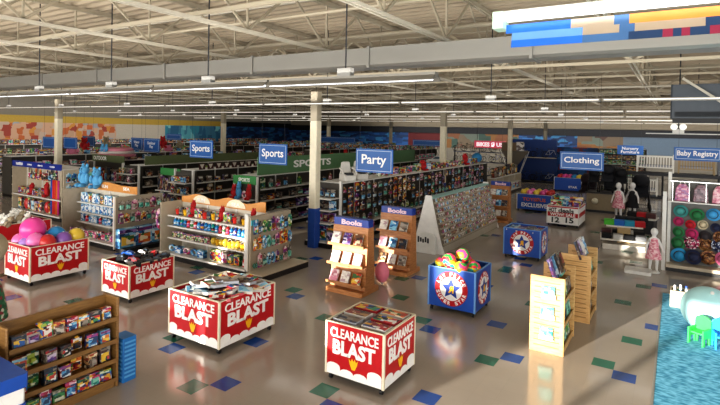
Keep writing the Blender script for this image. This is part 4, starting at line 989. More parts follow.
for k in range(26):
    u = -5.4 + 10.8 * k / 26; b.add([(u, -.3, 1.88), (u + .3, -.3, 1.88), (u + .3, -.3, 2.1), (u, -.3, 2.1)], [(0, 1, 2, 3)], 0); b.add([(u + .04, -.304, 2.08), (u + .26, -.304, 2.08), (u + .15, -.304, 1.9)], [(0, 2, 1)], 1)
b.build('pennant_strip', [mat('pennant_dark', '#4a2a2a', .6), mat('pennant_white', '#cfc8bc', .6)], bats)
# end caps facing the camera
def endcap(x0, x1, y, H, label, where, rows, hdr=None, back=M_darkback, y_depth=.42):
    w = x1 - x0
    t = thing('end_cap', label, 'end display', ((x0 + x1) / 2, y, 0), 0, 'aisle end displays')
    b = MB(); b.cbox(-w / 2, w / 2, -y_depth, 0, 0, .13, .01); b.build('kick_base', M_black, t)
    b = MB(); b.box(-w / 2, w / 2, -.03, .0, .13, H); b.build('back_panel', back, t)
    for s in (-1, 1): b = MB(); b.box(s * w / 2 - .03, s * w / 2 + .03, -.08, 0, .1, H + .1); b.build('upright', M_white, t)
    for r_, (z, n, picks, sc) in enumerate(rows):
        b = MB(); b.box(-w / 2 + .03, w / 2 - .03, -y_depth + .05, -.03, z - .025, z); b.box(-w / 2 + .03, w / 2 - .03, -y_depth + .04, -y_depth + .055, z - .035, z + .01); b.build('shelf', M_white, t)
        shelf_row(t, -w / 2 + .06, w / 2 - .06, -.22, z, n, picks, f'{["bottom","second","third","top"][r_]} shelf of the {where}', sc, .12)
    if hdr:
        m, txt = hdr; headerboard(t, -w / 2, w / 2, -.1, H - .16, H + .12, m, txt, w * .5, .13, 0, None, 'header_board')
    return t
M_gr2 = mat('sign_green', '#3f8a4c', .45)
endcap(-12.95, -11.9, 12.6, 1.75, 'end display with green sign and bright inflatables, left of the sports gondola front', 'sports end display', [(.16, 5, rand(['toy_box'], [0, 3, 2]), (1.5, 1, 1.3)), (.62, 5, rand(['toy_box'], [1, 3, 4]), (1.5, 1, 1.2)), (1.08, 4, [('plush_toy', 4), ('plush_toy', 5), ('swim_ring', 3), ('plush_toy', 4)], (1.3, 1, 1.1))], (M_gr2, 'SPORTS'))
endcap(-16.1, -15.1, 12.6, 1.8, 'end display of dark red boxed goods in front of the red goods gondola', 'red goods end display', [(.16, 5, rand(['toy_box'], [2, 9]), (1.5, 1, 1.2)), (.6, 5, rand(['toy_box'], [0, 9, 2]), (1.5, 1, 1.1)), (1.0, 5, rand(['toy_box'], [9, 2, 0]), (1.5, 1, 1.0)), (1.42, 5, rand(['toy_box'], [0, 9]), (1.5, 1, .9))])
endcap(-17.7, -16.5, 13.2, 1.7, 'dark blue end display of upright racquets under a plain green sign', 'racquet end display', [(.16, 7, rand(['toy_box'], [8, 2, 1]), (1.1, 1, 2.6)), (.95, 7, rand(['toy_box'], [8, 2, 6]), (1.1, 1, 2.0))], (M_gr2, None))
endcap(-19.4, -18.35, 12.6, 1.85, 'end display with white edged shelves of dark boxed toys left of the racquet display', 'outdoor end display', [(.16, 4, rand(['toy_box'], [8, 2, 4]), (2, 1, 1.5)), (.7, 4, rand(['toy_box'], [8, 4, 2]), (2, 1, 1.4)), (1.2, 5, rand(['toy_box'], [5, 2, 6]), (1.5, 1, 1.0)), (1.55, 5, rand(['toy_box'], [2, 6, 5]), (1.5, 1, .8))])
t = endcap(-22.0, -19.9, 12.9, 1.9, 'wide dark end display under the green OUTDOOR header', 'dark wide end display', [(.5, 8, rand(['toy_box'], [2, 8, 6]), (1.9, 1, 1.9)), (1.1, 8, rand(['blister_pack', 'toy_box'], [2, 8, 0, 6]), (1.7, 1, 2.0))], None)
headerboard(t, -1.05, 1.3, -.14, 1.9, 2.2, mat('header_olive', '#5f6a48', .5), 'OUTDOOR', 1.0, .17, -.45)
t = endcap(-9.45, -8.5, 12.6, 1.85, 'end display of the party gondola with white boxed goods, beside the column', 'party end display', [(.16, 3, [('toy_carton', 6), ('toy_carton', 1), ('toy_carton', 6)], (1.3, 1, 1.6)), (.72, 4, rand(['toy_box'], [6, 0, 8]), (1.4, 1, 1.0)), (1.1, 4, rand(['toy_box'], [6, 2, 1]), (1.4, 1, .9)), (1.45, 4, rand(['blister_pack'], [6, 2, 0]), (1.4, 1, 1.1))], y_depth=.55)
# tops of the gondolas
shelf_row(party, -4.2, 6.6, -.1, 1.88, 22, [('toy_box', 5), ('toy_box', 0), ('toy_box', 4), ('toy_box', 5), ('toy_box', 0), ('toy_box', 3), ('toy_box', 5), ('plush_toy', 4), ('toy_box', 1), ('toy_box', 0)], 'top deck of the party gondola', (2.0, 1.4, 1.0), .2)
for k in range(2):
    t = thing('booster_seat', f'white moulded booster seat on the party gondola top, {["nearer","farther"][k]} of two', 'booster seat', (-8.75, 13.3 + .75 * k, 1.88), PI / 2 - .5, 'white booster seats')
    b = MB(); b.add([(-.2, -.2, 0), (.2, -.2, 0), (.2, .2, 0), (-.2, .2, 0), (-.22, -.2, .2), (.22, -.2, .2), (.22, .15, .25), (-.22, .15, .25), (-.13, .12, .62), (.13, .12, .62), (.13, .22, .6), (-.13, .22, .6)], [(0, 3, 2, 1), (0, 1, 5, 4), (1, 2, 6, 5), (3, 0, 4, 7), (4, 5, 6, 7), (7, 6, 9, 8), (8, 9, 10, 11), (11, 10, 2, 3), (6, 2, 10, 9), (3, 7, 8, 11)]); b.build('seat_shell', mat('booster_white', '#d4d0c8', .5), t, bevel=.04)
    b = MB(); b.cbox(-.12, .12, -.21, .05, .2, .27, .03); b.build('dark_cushion', M_dark, t, bevel=.02)
    for s in (-1, 1):
        b = MB(); b.tube([(s * .22, -.15, .2), (s * .24, -.1, .36), (s * .22, .12, .4)], .03, 8); b.build('armrest', MATS['booster_white'], t)
for tt, y0_, n, nm, ks in [(sports, 2.2, 9, 'sports gondola', [('plush_toy', 2), ('toy_box', 4), ('toy_box', 7)]), (bats, 0, 12, 'red goods gondola', [('toy_box', 0), ('toy_box', 9), ('plush_toy', 4)]), (outd, -2, 12, 'outdoor gondola', [('toy_box', 8), ('toy_box', 3), ('toy_box', 0)]), (far1, -4, 12, 'fifth aisle gondola', [('toy_box', 8), ('toy_box', 1), ('toy_box', 2)]), (far2, -5, 14, 'far left back gondola', [('toy_box', 0), ('toy_box', 3), ('plush_toy', 1), ('toy_box', 9)])]:
    shelf_row(tt, y0_, 5.4, .1, 1.88, n, ks, f'top deck of the {nm}', (2.0, 1.2, .95), .25)
# big pink paddling pool and toys on the left deck
t = thing('inflatable_pool', 'round pink and white inflatable pool lying on the gondola tops at far left', 'inflatable pool', (-22.3, 14.1, 2.02), .4)
for k in range(3): b = MB(); b.torus((0, 0, .08 + .13 * k), .75 - .05 * k, .08, 26, 8); b.build('ring_tube', [mat('pool_pink', '#d88a9a', .35), mat('pool_white', '#dcd2cc', .35), MATS['pool_pink'] if 'pool_pink' in MATS else M_white][k], t)
b = MB(); b.lathe([(0, .02), (.72, .02), (.72, .04), (0, .04)], 24); b.build('pool_floor', MATS['pool_pink'], t)
for k in range(2): place('plush_toy', 5, (-22.3 + .3 * k, 13.4, 2.28), 0, .75, f'dark blue plush animal standing in the pink pool, {["left","right"][k]} one', 'plush toy', 'plush animals in the pool')
shelf_row(far2, -4.5, 4, -.2, 2.15, 7, [('plush_toy', 2), ('plush_toy', 4), ('plush_toy', 3), ('rainbow_ball', 0)], 'upper tier of the far left back gondola', (1.5, 1.5, 1.3), .2)

# far shelving against the left and back walls
for k, (y0, y1, nm) in enumerate([(13, 20, 'first'), (20.3, 27.5, 'second'), (27.8, 35, 'third'), (35.3, 42.5, 'fourth')]):
    t = aisle(-38.6, y0, y1, 2.0, f'{nm} dark shelving bay along the left wall under the mural', f'{nm} left wall bay', ZS[:4], [(.16, 10, [9, 2, 0], (2.6, 1, 1.5)), (.6, 12, [2, 9, 6], (2.4, 1, 1.4)), (1.0, 12, [0, 2, 9, 3], (2.4, 1, 1.4)), (1.4, 12, [9, 2, 5, 6], (2.4, 1, 1.4)), (2.03, 9, [0, 3, 2, 4, 1, 9], (2.4, 1.4, 2.0))], back=M_darkback, far=True)
for k, (y0, y1, xf, nm) in enumerate([(26.5, 38, -16.4, 'sixth'), (26.5, 38, -20, 'seventh'), (26.5, 40, -24.5, 'eighth'), (26.5, 40, -28.5, 'ninth')]):
    t = aisle(xf, y0, y1, 2.1, f'distant gondola of boxed toys, {nm} aisle counting from the party side', f'{nm} aisle gondola', ZS[:4], [(1.0, 9, [2, 9, 0], (2.6, 1, 1.4)), (1.4, 9, [0, 2, 6, 3], (2.6, 1, 1.6)), (2.13, 10, [0, 3, 5, 4, 1, 2], (2.6, 1.4, 1.4))], back=M_darkback, far=True)

# ---------------------------------------------------------------- greeting card rack
xl, xr, ya, yb = -6.5, -5.55, 13.45, 18.6; xm = (xl + xr) / 2; hR = 1.55
t = thing('card_rack', 'long white A shaped greeting card rack beside the book stands', 'card rack', (xm, (ya + yb) / 2, 0))
LL = (yb - ya) / 2; hw = (xr - xl) / 2
b = MB(); b.box(-hw, hw, -LL, LL, 0, .22); b.build('plinth', mat('rack_plinth_beige', '#b0a492', .5), t, bevel=.01)
for s in (-1, 1):
    b = MB(); b.add([(s * hw, -LL, .22), (s * hw, LL, .22), (s * .12, LL, hR), (s * .12, -LL, hR), (s * hw - s * .03, -LL, .22), (s * hw - s * .03, LL, .22), (s * .12 - s * .03, LL, hR), (s * .12 - s * .03, -LL, hR)], [(0, 1, 2, 3), (7, 6, 5, 4), (0, 3, 7, 4), (1, 5, 6, 2), (3, 2, 6, 7)]); b.build('sloping_board', mat('rack_board', '#7d7262', .6), t)
b = MB(); b.box(-.13, .13, -LL, LL, hR, hR + .04); b.build('ridge_cap', mat('rack_teal_strip', '#8fb8b4', .5), t)
for yy, sg in ((-LL, -1), (LL, 1)):
    b = MB(); p = [(-hw - .06, .0), (hw + .06, 0), (hw * .93, .25), (hw * .7, .62), (.09, hR + .1), (-.09, hR + .1), (-hw * .7, .62), (-hw * .93, .25)]
    Mq = Matrix.Translation((0, yy, 0)) @ Matrix.Rotation(PI / 2, 4, 'X'); b.prism(p, -.02, .03, 0, Mq); b.build('end_panel', mat('rack_end_white', '#e2dfda', .45), t)
arch = [(-hw * .62, 0), (hw * .62, 0), (hw * .62, .46)] + [(hw * .62 * math.cos(a * PI / 8), .46 + .12 * math.sin(a * PI / 8)) for a in range(1, 8)] + [(-hw * .62, .46)]
b = MB(); b.prism(arch, 0, .14, 0, Matrix.Translation((0, -LL - .02, 0)) @ Matrix.Rotation(PI / 2, 4, 'X')); b.build('end_box', M_white, t, bevel=.01)
b = MB()
for k in range(5): b.box(-.25 + .075 * k, -.2 + .075 * k, -LL - .168, -LL - .158, .3 + .02 * (k % 2), .47 - .03 * (k % 3))
b.build('slot_label', M_dark, t)
slope = math.atan2(hw - .12, hR - .22)
for r_ in range(9):
    z = .26 + .145 * r_; xx = hw - (hw - .12) * (z - .22) / (hR - .22)
    b = MB(); b.box(xx - .01, xx + .035, -LL + .03, LL - .03, z - .012, z + .03); b.build('card_ledge', mat('rack_ledge', '#a89c88', .5), t)
    for i in range(32):
        y = (ya + yb) / 2 - LL + .1 + (2 * LL - .2) * (i + .5) / 32
        place('greeting_card', R.choice([0, 1, 2, 2, 3, 4]), (xm + xx + .02, y, z), PI / 2, (1.35, 1, 1.0), f'greeting card, {nth(i + 1)} along in the {nth(r_ + 1)} row up of the white card rack', 'greeting card', 'greeting cards on the white rack', -slope)

# ---------------------------------------------------------------- hanging signs
def hang_sign(x0, x1, y, z0, z1, txt, label, tw=.72, th=.42, border=True):
    w, h = x1 - x0, z1 - z0
    t = thing('hanging_sign', label, 'hanging sign', ((x0 + x1) / 2, y, z0), 0, 'blue hanging department signs')
    b = MB(); b.cbox(-w / 2, w / 2, -.02, .02, 0, h, .01); b.build('board', M_signblue, t)
    if border:
        b = MB(); q = .05
        for (a, c, d, e) in [(-w / 2 + q, w / 2 - q, q, q + .012), (-w / 2 + q, w / 2 - q, h - q - .012, h - q), (-w / 2 + q, -w / 2 + q + .012, q, h - q), (w / 2 - q - .012, w / 2 - q, q, h - q)]: b.box(a, c, -.026, -.019, d, e)
        b.build('border_line', mat('sign_pale_line', '#c4d4e4', .5), t)
    if txt: text(txt, w * tw, h * th, (0, -.024, h / 2), 'front', M_whiteboard, t, .015)
    for s in (-1, 1): b = MB(); b.cyl((s * w * .4, 0, h), (s * w * .4, 0, 5.25 - z0), .004, n=5); b.build('hanging_wire', M_dark, t)
hang_sign(-7.91, -6.68, 12.45, 2.29, 2.97, 'Party', 'blue hanging sign reading Party', .66, .52)
hang_sign(-11.87, -10.64, 12.6, 2.31, 2.99, 'Sports', 'blue hanging sign reading Sports, the larger one near the column', .76, .5)
hang_sign(-15.22, -13.99, 12.5, 2.38, 3.01, 'Sports', 'blue hanging sign reading Sports, the one farther left', .76, .5)
hang_sign(-2.98, -1.77, 16.25, 2.44, 2.98, 'Clothing', 'blue hanging sign reading Clothing', .8, .42)
hang_sign(-.05, 1.16, 18.5, 2.76, 3.17, 'Baby Registry', 'long blue hanging sign reading Baby Registry', .86, .5)
hang_sign(-2.6, -1.4, 29.5, 2.5, 2.98, 'Nursery\nFurniture', 'small blue hanging sign reading Nursery Furniture', .7, .7, False)
hang_sign(-21.85, -20.65, 15.2, 2.25, 2.9, 'Outdoor\nPlay', 'blue two line hanging sign, right of the far left pair', .5, .55)
hang_sign(-23.75, -22.8, 15.8, 2.25, 2.88, 'Water\nPlay', 'blue two line hanging sign, left of the far left pair', .5, .55)
hang_sign(-23.2, -22.0, 17.5, 2.78, 3.1, None, 'narrow plain blue hanging sign above the two line pair')
for k, (x, y) in enumerate([(-26.6, 13.2), (-25.4, 13.6), (-28.0, 16.0)]): hang_sign(x - .6, x + .6, y, 2.3, 2.85, None, f'plain blue hanging sign at far left by the mural, {["leftmost","middle","rightmost"][k]} one')
hang_sign(-21.2, -18.2, 28.5, 2.6, 3.0, None, 'long dark blue hanging sign deep behind the Party sign')
hang_sign(-13.2, -11.2, 27, 2.65, 3.0, None, 'plain blue hanging sign deep behind the Party sign to its right')

# ---------------------------------------------------------------- bikes corner
t = thing('bike_sign', 'glowing pink red sign with white letters above the bikes', 'sign', (-12.35, 38.9, 2.3))
b = MB(); b.cbox(-1.25, 1.25, -.06, .06, 0, .55, .02); b.build('sign_box', mat('bike_sign_red', '#b8455a', .4, emit=.5), t)
text('BIKES Я US', 2.1, .34, (0, -.066, .28), 'front', mat('bike_sign_letter', '#f6dfe2', .4, emit=.8), t, .04)
for s in (-1, 1): b = MB(); b.cyl((s * 1, 0, .55), (s * 1, 0, 2.9), .012, n=5); b.build('hanging_rod', M_dark, t)
def b_bike(v):
    t = E0('bicycle'); m = mat(f'bike_paint_{v}', ['#2a3f8a', '#8a2030', '#b8b8bc', '#1c1e24'][v], .3)
    for x in (-.42, .42):
        b = MB(); Mr = Matrix.Rotation(PI / 2, 4, 'X'); b.torus((x, 0, .28), .26, .022, 22, 6, Mr)
        for k in range(6): a = PI * k / 6; b.bar((x - .25 * math.cos(a), 0, .28 - .25 * math.sin(a)), (x + .25 * math.cos(a), 0, .28 + .25 * math.sin(a)), .004)
        b.build('wheel', M_rubber, t)
    b = MB(); P = dict(bb=(-.05, 0, .28), st=(-.15, 0, .66), hd=(.28, 0, .66), rr=(-.42, 0, .28), fr=(.42, 0, .28))
    for a, c in (('bb', 'st'), ('st', 'hd'), ('bb', 'hd'), ('rr', 'bb'), ('rr', 'st'), ('hd', 'fr')): b.cyl(P[a], P[c], .016, n=6)
    b.build('bike_frame', m, t)
    b = MB(); b.cyl((.28, 0, .66), (.24, 0, .82), .014, n=6); b.tube([(.2, -.25, .86), (.25, -.1, .82), (.25, .1, .82), (.2, .25, .86)], .013, 6); b.build('handlebar', M_dark, t)
    b = MB(); b.cyl((-.15, 0, .66), (-.17, 0, .76), .012, n=6); b.ball((-.18, 0, .78), (.12, .06, .03), 10, 6); b.build('saddle', M_black, t)
    return t
BUILD['bicycle'] = b_bike
t = thing('bike_rack', 'two tier dark rack full of bicycles below the pink red sign', 'bike rack', (-12.3, 39.6, 0))
for z in (.09, 1.14, 1.94):
    b = MB(); b.box(-3.2, 3.2, -.3, .3, z - .05, z); b.build('rack_deck', mat('rack_navy', '#1c2750', .5), t)
for x in (-3.2, -1.1, 1.1, 3.2): b = MB(); b.box(x - .03, x + .03, -.05, .05, 0, 2.3); b.build('upright', M_dark, t)
for q, z in enumerate((.1, 1.15, 1.95)):
    for i in range(8):
        place('bicycle', R.randrange(4), (-15.1 + .8 * i, 39.5, z + .004), R.uniform(.6, 1.2), .82, f'bicycle on the {["bottom","middle","top"][q]} tier of the bike rack, {nth(i + 1)} from left', 'bicycle', 'bicycles on the bike rack')
t = thing('bike_display_board', 'deep blue free standing bike display wall left of the Clothing sign', 'display wall', (-8.75, 37.8, 0))
b = MB(); b.box(-1.55, 1.6, -.05, .05, 0, 3.05); b.build('wall_board', mat('bike_wall_blue', '#16356f', .5), t)
b = MB(); b.box(-1.55, 1.6, -.5, -.05, 1.75, 1.8); b.build('shelf', M_shelf, t)
b = MB(); b.box(-1.55, 1.6, -.5, -.05, .05, .12); b.build('plinth', M_dark, t)
for q, z in enumerate((.12, 1.8)):
    for i in range(4): place('bicycle', [3, 0, 3, 2][i], (-9.9 + .8 * i, 37.45, z), .2, .8, f'bicycle on the blue display wall {["floor","shelf"][q]}, {nth(i + 1)} from left', 'bicycle', 'bicycles on the blue display wall')
t = thing('bike_display_board', 'second blue pattern board standing behind the far blue bin', 'display wall', (-6.55, 41.6, 0))
b = MB(); b.box(-1.6, 1.6, -.05, .05, 0, 2.5); b.build('wall_board', pkg('blue_board_print', ['#24508c', '#1d3f74', '#2f66a4', '#264a80', '#7a3a4a'], .5, .5), t)
b = MB(); b.box(-1.6, 1.6, -.4, .05, 0, .1); b.build('plinth', M_dark, t)
# low boxed goods row in front of the bikes
t = gondola(-8.6, 29.6, PI / 2, 5.2, .9, 1.0, [.16, .55], 'low shelf of white and red boxed ride on toys before the bikes')
shelf_row(t, -2.5, 2.5, -.25, .162, 6, [('toy_carton', 0), ('toy_carton', 11), ('toy_carton', 0)], 'low shelf before the bikes', (3.2, 1.4, 1.35))
shelf_row(t, -2.5, 2.5, -.15, 1.03, 6, [('toy_carton', 9), ('toy_carton', 2)], 'deck of the low shelf before the bikes', (3, 1.4, 2.2))
# play tent and crate
t = thing('play_tent', 'grey brown pop up play tent on thin white poles before the bikes', 'play tent', (-9.35, 34.9, 1.3), .3)
b = MB(); b.add([(-.2, -.2, 0), (.2, -.2, 0), (.2, .2, 0), (-.2, .2, 0), (-.9, -.7, 1.0), (.9, -.7, 1.0), (.9, .7, 1.0), (-.9, .7, 1.0)], [(0, 3, 2, 1), (0, 1, 5, 4), (1, 2, 6, 5), (2, 3, 7, 6), (3, 0, 4, 7), (4, 5, 6, 7)]); b.build('tent_canvas', mat('tent_grey', '#6f675c', .8), t)
b = MB()
for sx in (-1, 1): b.cyl((sx * .9, -.7, 1.0), (sx * .12, -.15, -1.3), .02, n=6); b.cyl((sx * .9, .7, 1.0), (sx * .12, .15, -1.3), .02, n=6)
b.build('tent_pole', M_white, t)
t = thing('tall_carton', 'brown carton with white patterned side on top of the play tent', 'carton', (-9.35, 34.9, 2.305), .3)
b = MB(); b.cbox(-.85, .1, -.4, .4, 0, .55, .01); b.build('carton', mat('brown_carton', '#7a654c', .7), t)
b = MB(); b.box(.1, .6, -.42, .4, 0, .6); b.build('printed_side', pkg('white_black_print', ['#cfc8c0', '#2a2422', '#b8aea4', '#4a2e28'], .2), t)
# white ride-on cars on their shelf
t = gondola(-13.3, 31.5, PI / 2 * 0, 4.5, 1.2, 1.2, [.16, .7], 'low display shelf carrying a white ride on car', name='ride_on_shelf', group=None)
shelf_row(t, -2.1, 2.1, -.3, .16, 7, rand(['toy_carton'], [8, 2, 6, 1]), 'bottom of the ride on shelf', (2.5, 1.2, 1.6))
c_ = thing('ride_on_car', 'white ride on toy car parked on the display shelf right of the cream column', 'ride on car', (-13.4, 31.3, 1.23), .25)
b = MB(); Mr = Matrix.Rotation(PI / 2, 4, 'X'); b.prism([(-.75, .15), (-.75, .38), (-.4, .45), (-.15, .66), (.25, .66), (.45, .45), (.75, .38), (.75, .15)], -.32, .32, 0, Mr); b.build('car_body', mat('ride_white', '#e6e6e4', .3), c_, bevel=.03)
for x in (-.45, .45):
    for s in (-1, 1): b = MB(); b.cyl((x, s * .25, .15), (x, s * .35, .15), .15, n=16); b.build('wheel', M_rubber, c_)
b = MB(); b.prism([(-.32, .46), (-.13, .62), (.23, .62), (.36, .46)], -.325, .325, 0, Mr); b.build('car_window', mat('car_glass', '#5a6a78', .15), c_)
place('play_ball', 2, (-8.9, 25.9, 1.9), 0, 2.2, 'big blue ball at the far end of the party gondola top', 'ball')
t = gondola(-9.0, 24.5, 0, .8, .7, 2.3, [.2], 'narrow stand under the blue ball behind the card rack') if False else None

# ---------------------------------------------------------------- baby and clothing side
def b_stroller(v):
    t = E0('stroller'); m = mat(f'stroller_cloth_{v}', ['#17181d', '#1c2a4c', '#23242a', '#2a1c22'][v], .8)
    b = MB()
    for s in (-1, 1):
        b.tube([(s * .22, .45, 1.0), (s * .22, .1, .5), (s * .22, -.35, .12)], .015, 6); b.cyl((s * .22, .1, .5), (s * .22, .35, .1), .015, n=6)
    b.cyl((-.22, .45, 1.0), (.22, .45, 1.0), .018, n=6); b.cyl((-.22, .35, .1), (.22, .35, .1), .012, n=6); b.build('push_frame', M_dark, t)
    for x in (-.22, .22):
        for y in (-.35, .35): b = MB(); b.cyl((x - .02, y, .1), (x + .02, y, .1), .1, n=14); b.build('wheel', M_rubber, t)
    b = MB(); b.add([(-.2, -.25, .42), (.2, -.25, .42), (.2, .1, .38), (-.2, .1, .38), (-.2, -.25, .5), (.2, -.25, .5), (.2, .08, .46), (-.2, .08, .46), (-.2, .25, .85), (.2, .25, .85), (.2, .32, .8), (-.2, .32, .8)], [(0, 3, 2, 1), (0, 1, 5, 4), (4, 5, 6, 7), (7, 6, 9, 8), (8, 9, 10, 11), (11, 10, 2, 3), (0, 4, 7, 3), (1, 2, 6, 5), (3, 7, 8, 11), (2, 10, 9, 6)]); b.build('seat', m, t)
    b = MB(); b.ball((0, .08, .85), (.23, .26, .2), 14, 8); b.build('canopy', m, t)
    return t
BUILD['stroller'] = b_stroller
t = thing('display_platform', 'beige display platform carrying black strollers left of the clothing table', 'display platform', (-2.66, 25.6, 0))
b = MB(); b.cbox(-.75, .75, -.55, .55, .08, .85, .02); b.build('platform_body', mat('platform_beige', '#8f8168', .6), t)
b = MB(); b.cbox(-.75, .8, -.6, .6, 0, .1, .02); b.box(-.8, .8, -.6, .6, .85, .9); b.build('platform_edge', M_dark, t)
b = MB(); b.lathe([(0, 0), (.14, 0), (.14, .01), (0, .01)], 18, M=Matrix.Translation((-.4, -.56, .5)) @ Matrix.Rotation(PI / 2, 4, 'X')); b.build('badge', M_cream, t)
b = MB(); b.cyl((.72, -.5, .9), (.72, -.5, 0), .02, n=8); b.build('white_post', M_white, t)
for k, (x, y, z, s, v) in enumerate([(-3.2, 25.6, .903, 1.0, 0), (-2.62, 25.6, .903, 1.2, 2), (-2.07, 25.6, .903, 1.05, 0), (-2.5, 27.4, 0, 1.9, 0), (-3.7, 27.3, 0, 1.5, 3), (-1.35, 27.3, 0, 1.6, 2)]):
    place('stroller', v, (x, y, z), [.0, 0, .0, .2, -.1, .1][k], s, f'black stroller {["left on the beige platform","in the middle of the beige platform","right on the beige platform","tallest, behind the beige platform","behind the left of the beige platform","behind the right of the beige platform"][k]}', 'stroller', 'black strollers')
place('stroller', 1, (-1.55, 31.5, 0), .2, 1.3, 'navy and white stroller standing below the white cribs', 'stroller')
def mannequin(x, y, rz, hgt, label, dress, pose=0):
    t = thing('child_mannequin', label, 'mannequin', (x, y, 0), rz)
    s = hgt / 1.15
    b = MB()
    me = bpy.data.meshes.new('figure')
    V = [(0, 0, .56), (0, 0, .72), (0, 0, .86), (0, -.0, .94), (0, -.01, 1.0), (0, -.02, 1.1),
         (.1, 0, .86), (.17, -.02, .7), (.2, -.1, .58), (-.1, 0, .86), (-.17, .0, .7), (-.19, -.05, .56),
         (.06, 0, .52), (.075, -.02, .3), (.08, 0, .07), (.085, -.08, .03), (-.06, 0, .52), (-.07, .02, .3), (-.08, .03, .07), (-.085, -.05, .03),
         (.21, -.14, .53), (-.195, -.08, .5)]
    Eg = [(0, 1), (1, 2), (2, 3), (3, 4), (4, 5), (2, 6), (6, 7), (7, 8), (8, 20), (2, 9), (9, 10), (10, 11), (11, 21), (0, 12), (12, 13), (13, 14), (14, 15), (0, 16), (16, 17), (17, 18), (18, 19)]
    Rr = [.085, .085, .075, .035, .065, .06, .04, .03, .022, .04, .03, .022, .06, .045, .03, .025, .06, .045, .03, .025, .018, .018]
    me.from_pydata([(a * s, b_ * s, c * s) for a, b_, c in V], Eg, []); 
    o = bpy.data.objects.new('figure', me); COL.objects.link(o); o.parent = t
    sk = o.modifiers.new('skin', 'SKIN'); sk.use_smooth_shade = True
    for k, r in enumerate(Rr): me.skin_vertices[0].data[k].radius = (r * s, r * s)
    me.skin_vertices[0].data[0].use_root = True
    ss = o.modifiers.new('smooth', 'SUBSURF'); ss.levels = 2; ss.render_levels = 2
    me.materials.append(mat('mannequin_white', '#dedcd8', .35))
    b = MB(); b.ball((0, -.015 * s, 1.07 * s), (.085 * s, .095 * s, .105 * s), 16, 10); b.ball((0, -.11 * s, 1.055 * s), (.014 * s, .016 * s, .02 * s), 8, 6); b.build('head', MATS['mannequin_white'], t)
    if dress:
        b = MB(); prof = [(.2, .36), (.17, .5), (.115, .66), (.11, .78), (.1, .87), (.055, .91)]
        b.lathe([(r * s, z * s) for r, z in prof], 18); o2 = b.build('dress', dress, t); o2.scale = (1, .85, 1)
    b = MB(); b.lathe([(.16 * s, 0), (.16 * s, .015), (0, .02)], 20); b.build('stand_base', M_white, t)
    return t
M_pinkdress = pkg('pink_dress_print', ['#d68a98', '#e0a8b0', '#c87484', '#e8c4c4'], .05, .8)
mannequin(-.42, 15.0, .3, 1.12, 'white child mannequin in a pink dress beside the hat wall', M_pinkdress)
mannequin(-1.98, 23.6, -.3, 1.5, 'white headed mannequin in a long pink outfit before the black strollers', M_pinkdress)
mannequin(-1.5, 24.1, -.2, 1.5, 'white headed mannequin in a black outfit behind the pink one', mat('black_outfit', '#17171a', .85))
b = MB(); b.cbox(-.3, .3, -.25, .25, 0, .08, .03)
pl = b.build('mannequin_riser', M_white, loc=(-.75, 14.75, 0)); tag(pl, 'low white riser on the floor at the small mannequin feet', 'riser')
# clothing table: two tiers on a lit base
t = thing('clothing_table', 'white two tier clothing table with folded shirts in the right aisle', 'display table', (-1.32, 17.75, 0), .12)
b = MB(); b.cbox(-.6, .6, -.5, .5, 0, .16, .02); b.build('base', mat('table_white', '#dad4c8', .45), t)
b = MB(); b.cbox(-.66, .66, -.55, .55, .28, .32, .02); b.build('lower_top', MATS['table_white'], t)
b = MB(); b.cbox(-.18, .18, -.15, .15, .16, .68, .02); b.build('pedestal', mat('pedestal_tan', '#b89a66', .5), t)
b = MB(); b.cbox(-.5, .5, -.4, .4, .68, .72, .02); b.build('upper_top', MATS['table_white'], t)
for k in range(4): place('folded_shirt_stack', k, W(t, -.42 + .28 * k, -.2, .725), .12, 1.0, f'{["green","blue","teal","red"][k]} folded shirts on the upper clothing table tier', 'folded shirts')
for k in range(3): place('folded_shirt_stack', 4, W(t, -.1 + .28 * k, .16, .725), .12 + .3 * k, (1, 1, 1.5), f'black folded clothes at the back of the upper clothing table tier, {nth(k + 1)} from left', 'folded clothes', 'black clothes on the table')
for k in range(4): place('folded_shirt_stack', [4, 5, 4, 7][k], W(t, -.48 + .31 * k, -.34, .325), .1, (1, .9, .9), f'{["black","white","charcoal","grey"][k]} folded clothes on the lower clothing table tier front', 'folded clothes')
for k in range(4): place('folded_shirt_stack', [6, 4, 5, 4][k], W(t, -.48 + .31 * k, .3, .325), .1, (1, .9, 1.1), f'{["maroon","black","pale","dark"][k]} folded clothes on the lower clothing table tier back', 'folded clothes')
# second small dark rack
t = thing('clothing_table', 'small dark red and black clothing stand behind the two tier table', 'display table', (-1.0, 21.0, 0), -.1)
b = MB(); b.cbox(-.45, .45, -.35, .35, 0, .5, .02); b.build('base', M_dark, t)
b = MB(); b.cbox(-.5, .5, -.4, .4, .5, .54, .02); b.build('table_top', M_white, t)
for k in range(3): place('folded_shirt_stack', [4, 3, 6][k], W(t, -.3 + .3 * k, 0, .545), 0, 1.1, f'{["black","red","maroon"][k]} folded clothes on the small dark stand', 'folded clothes')

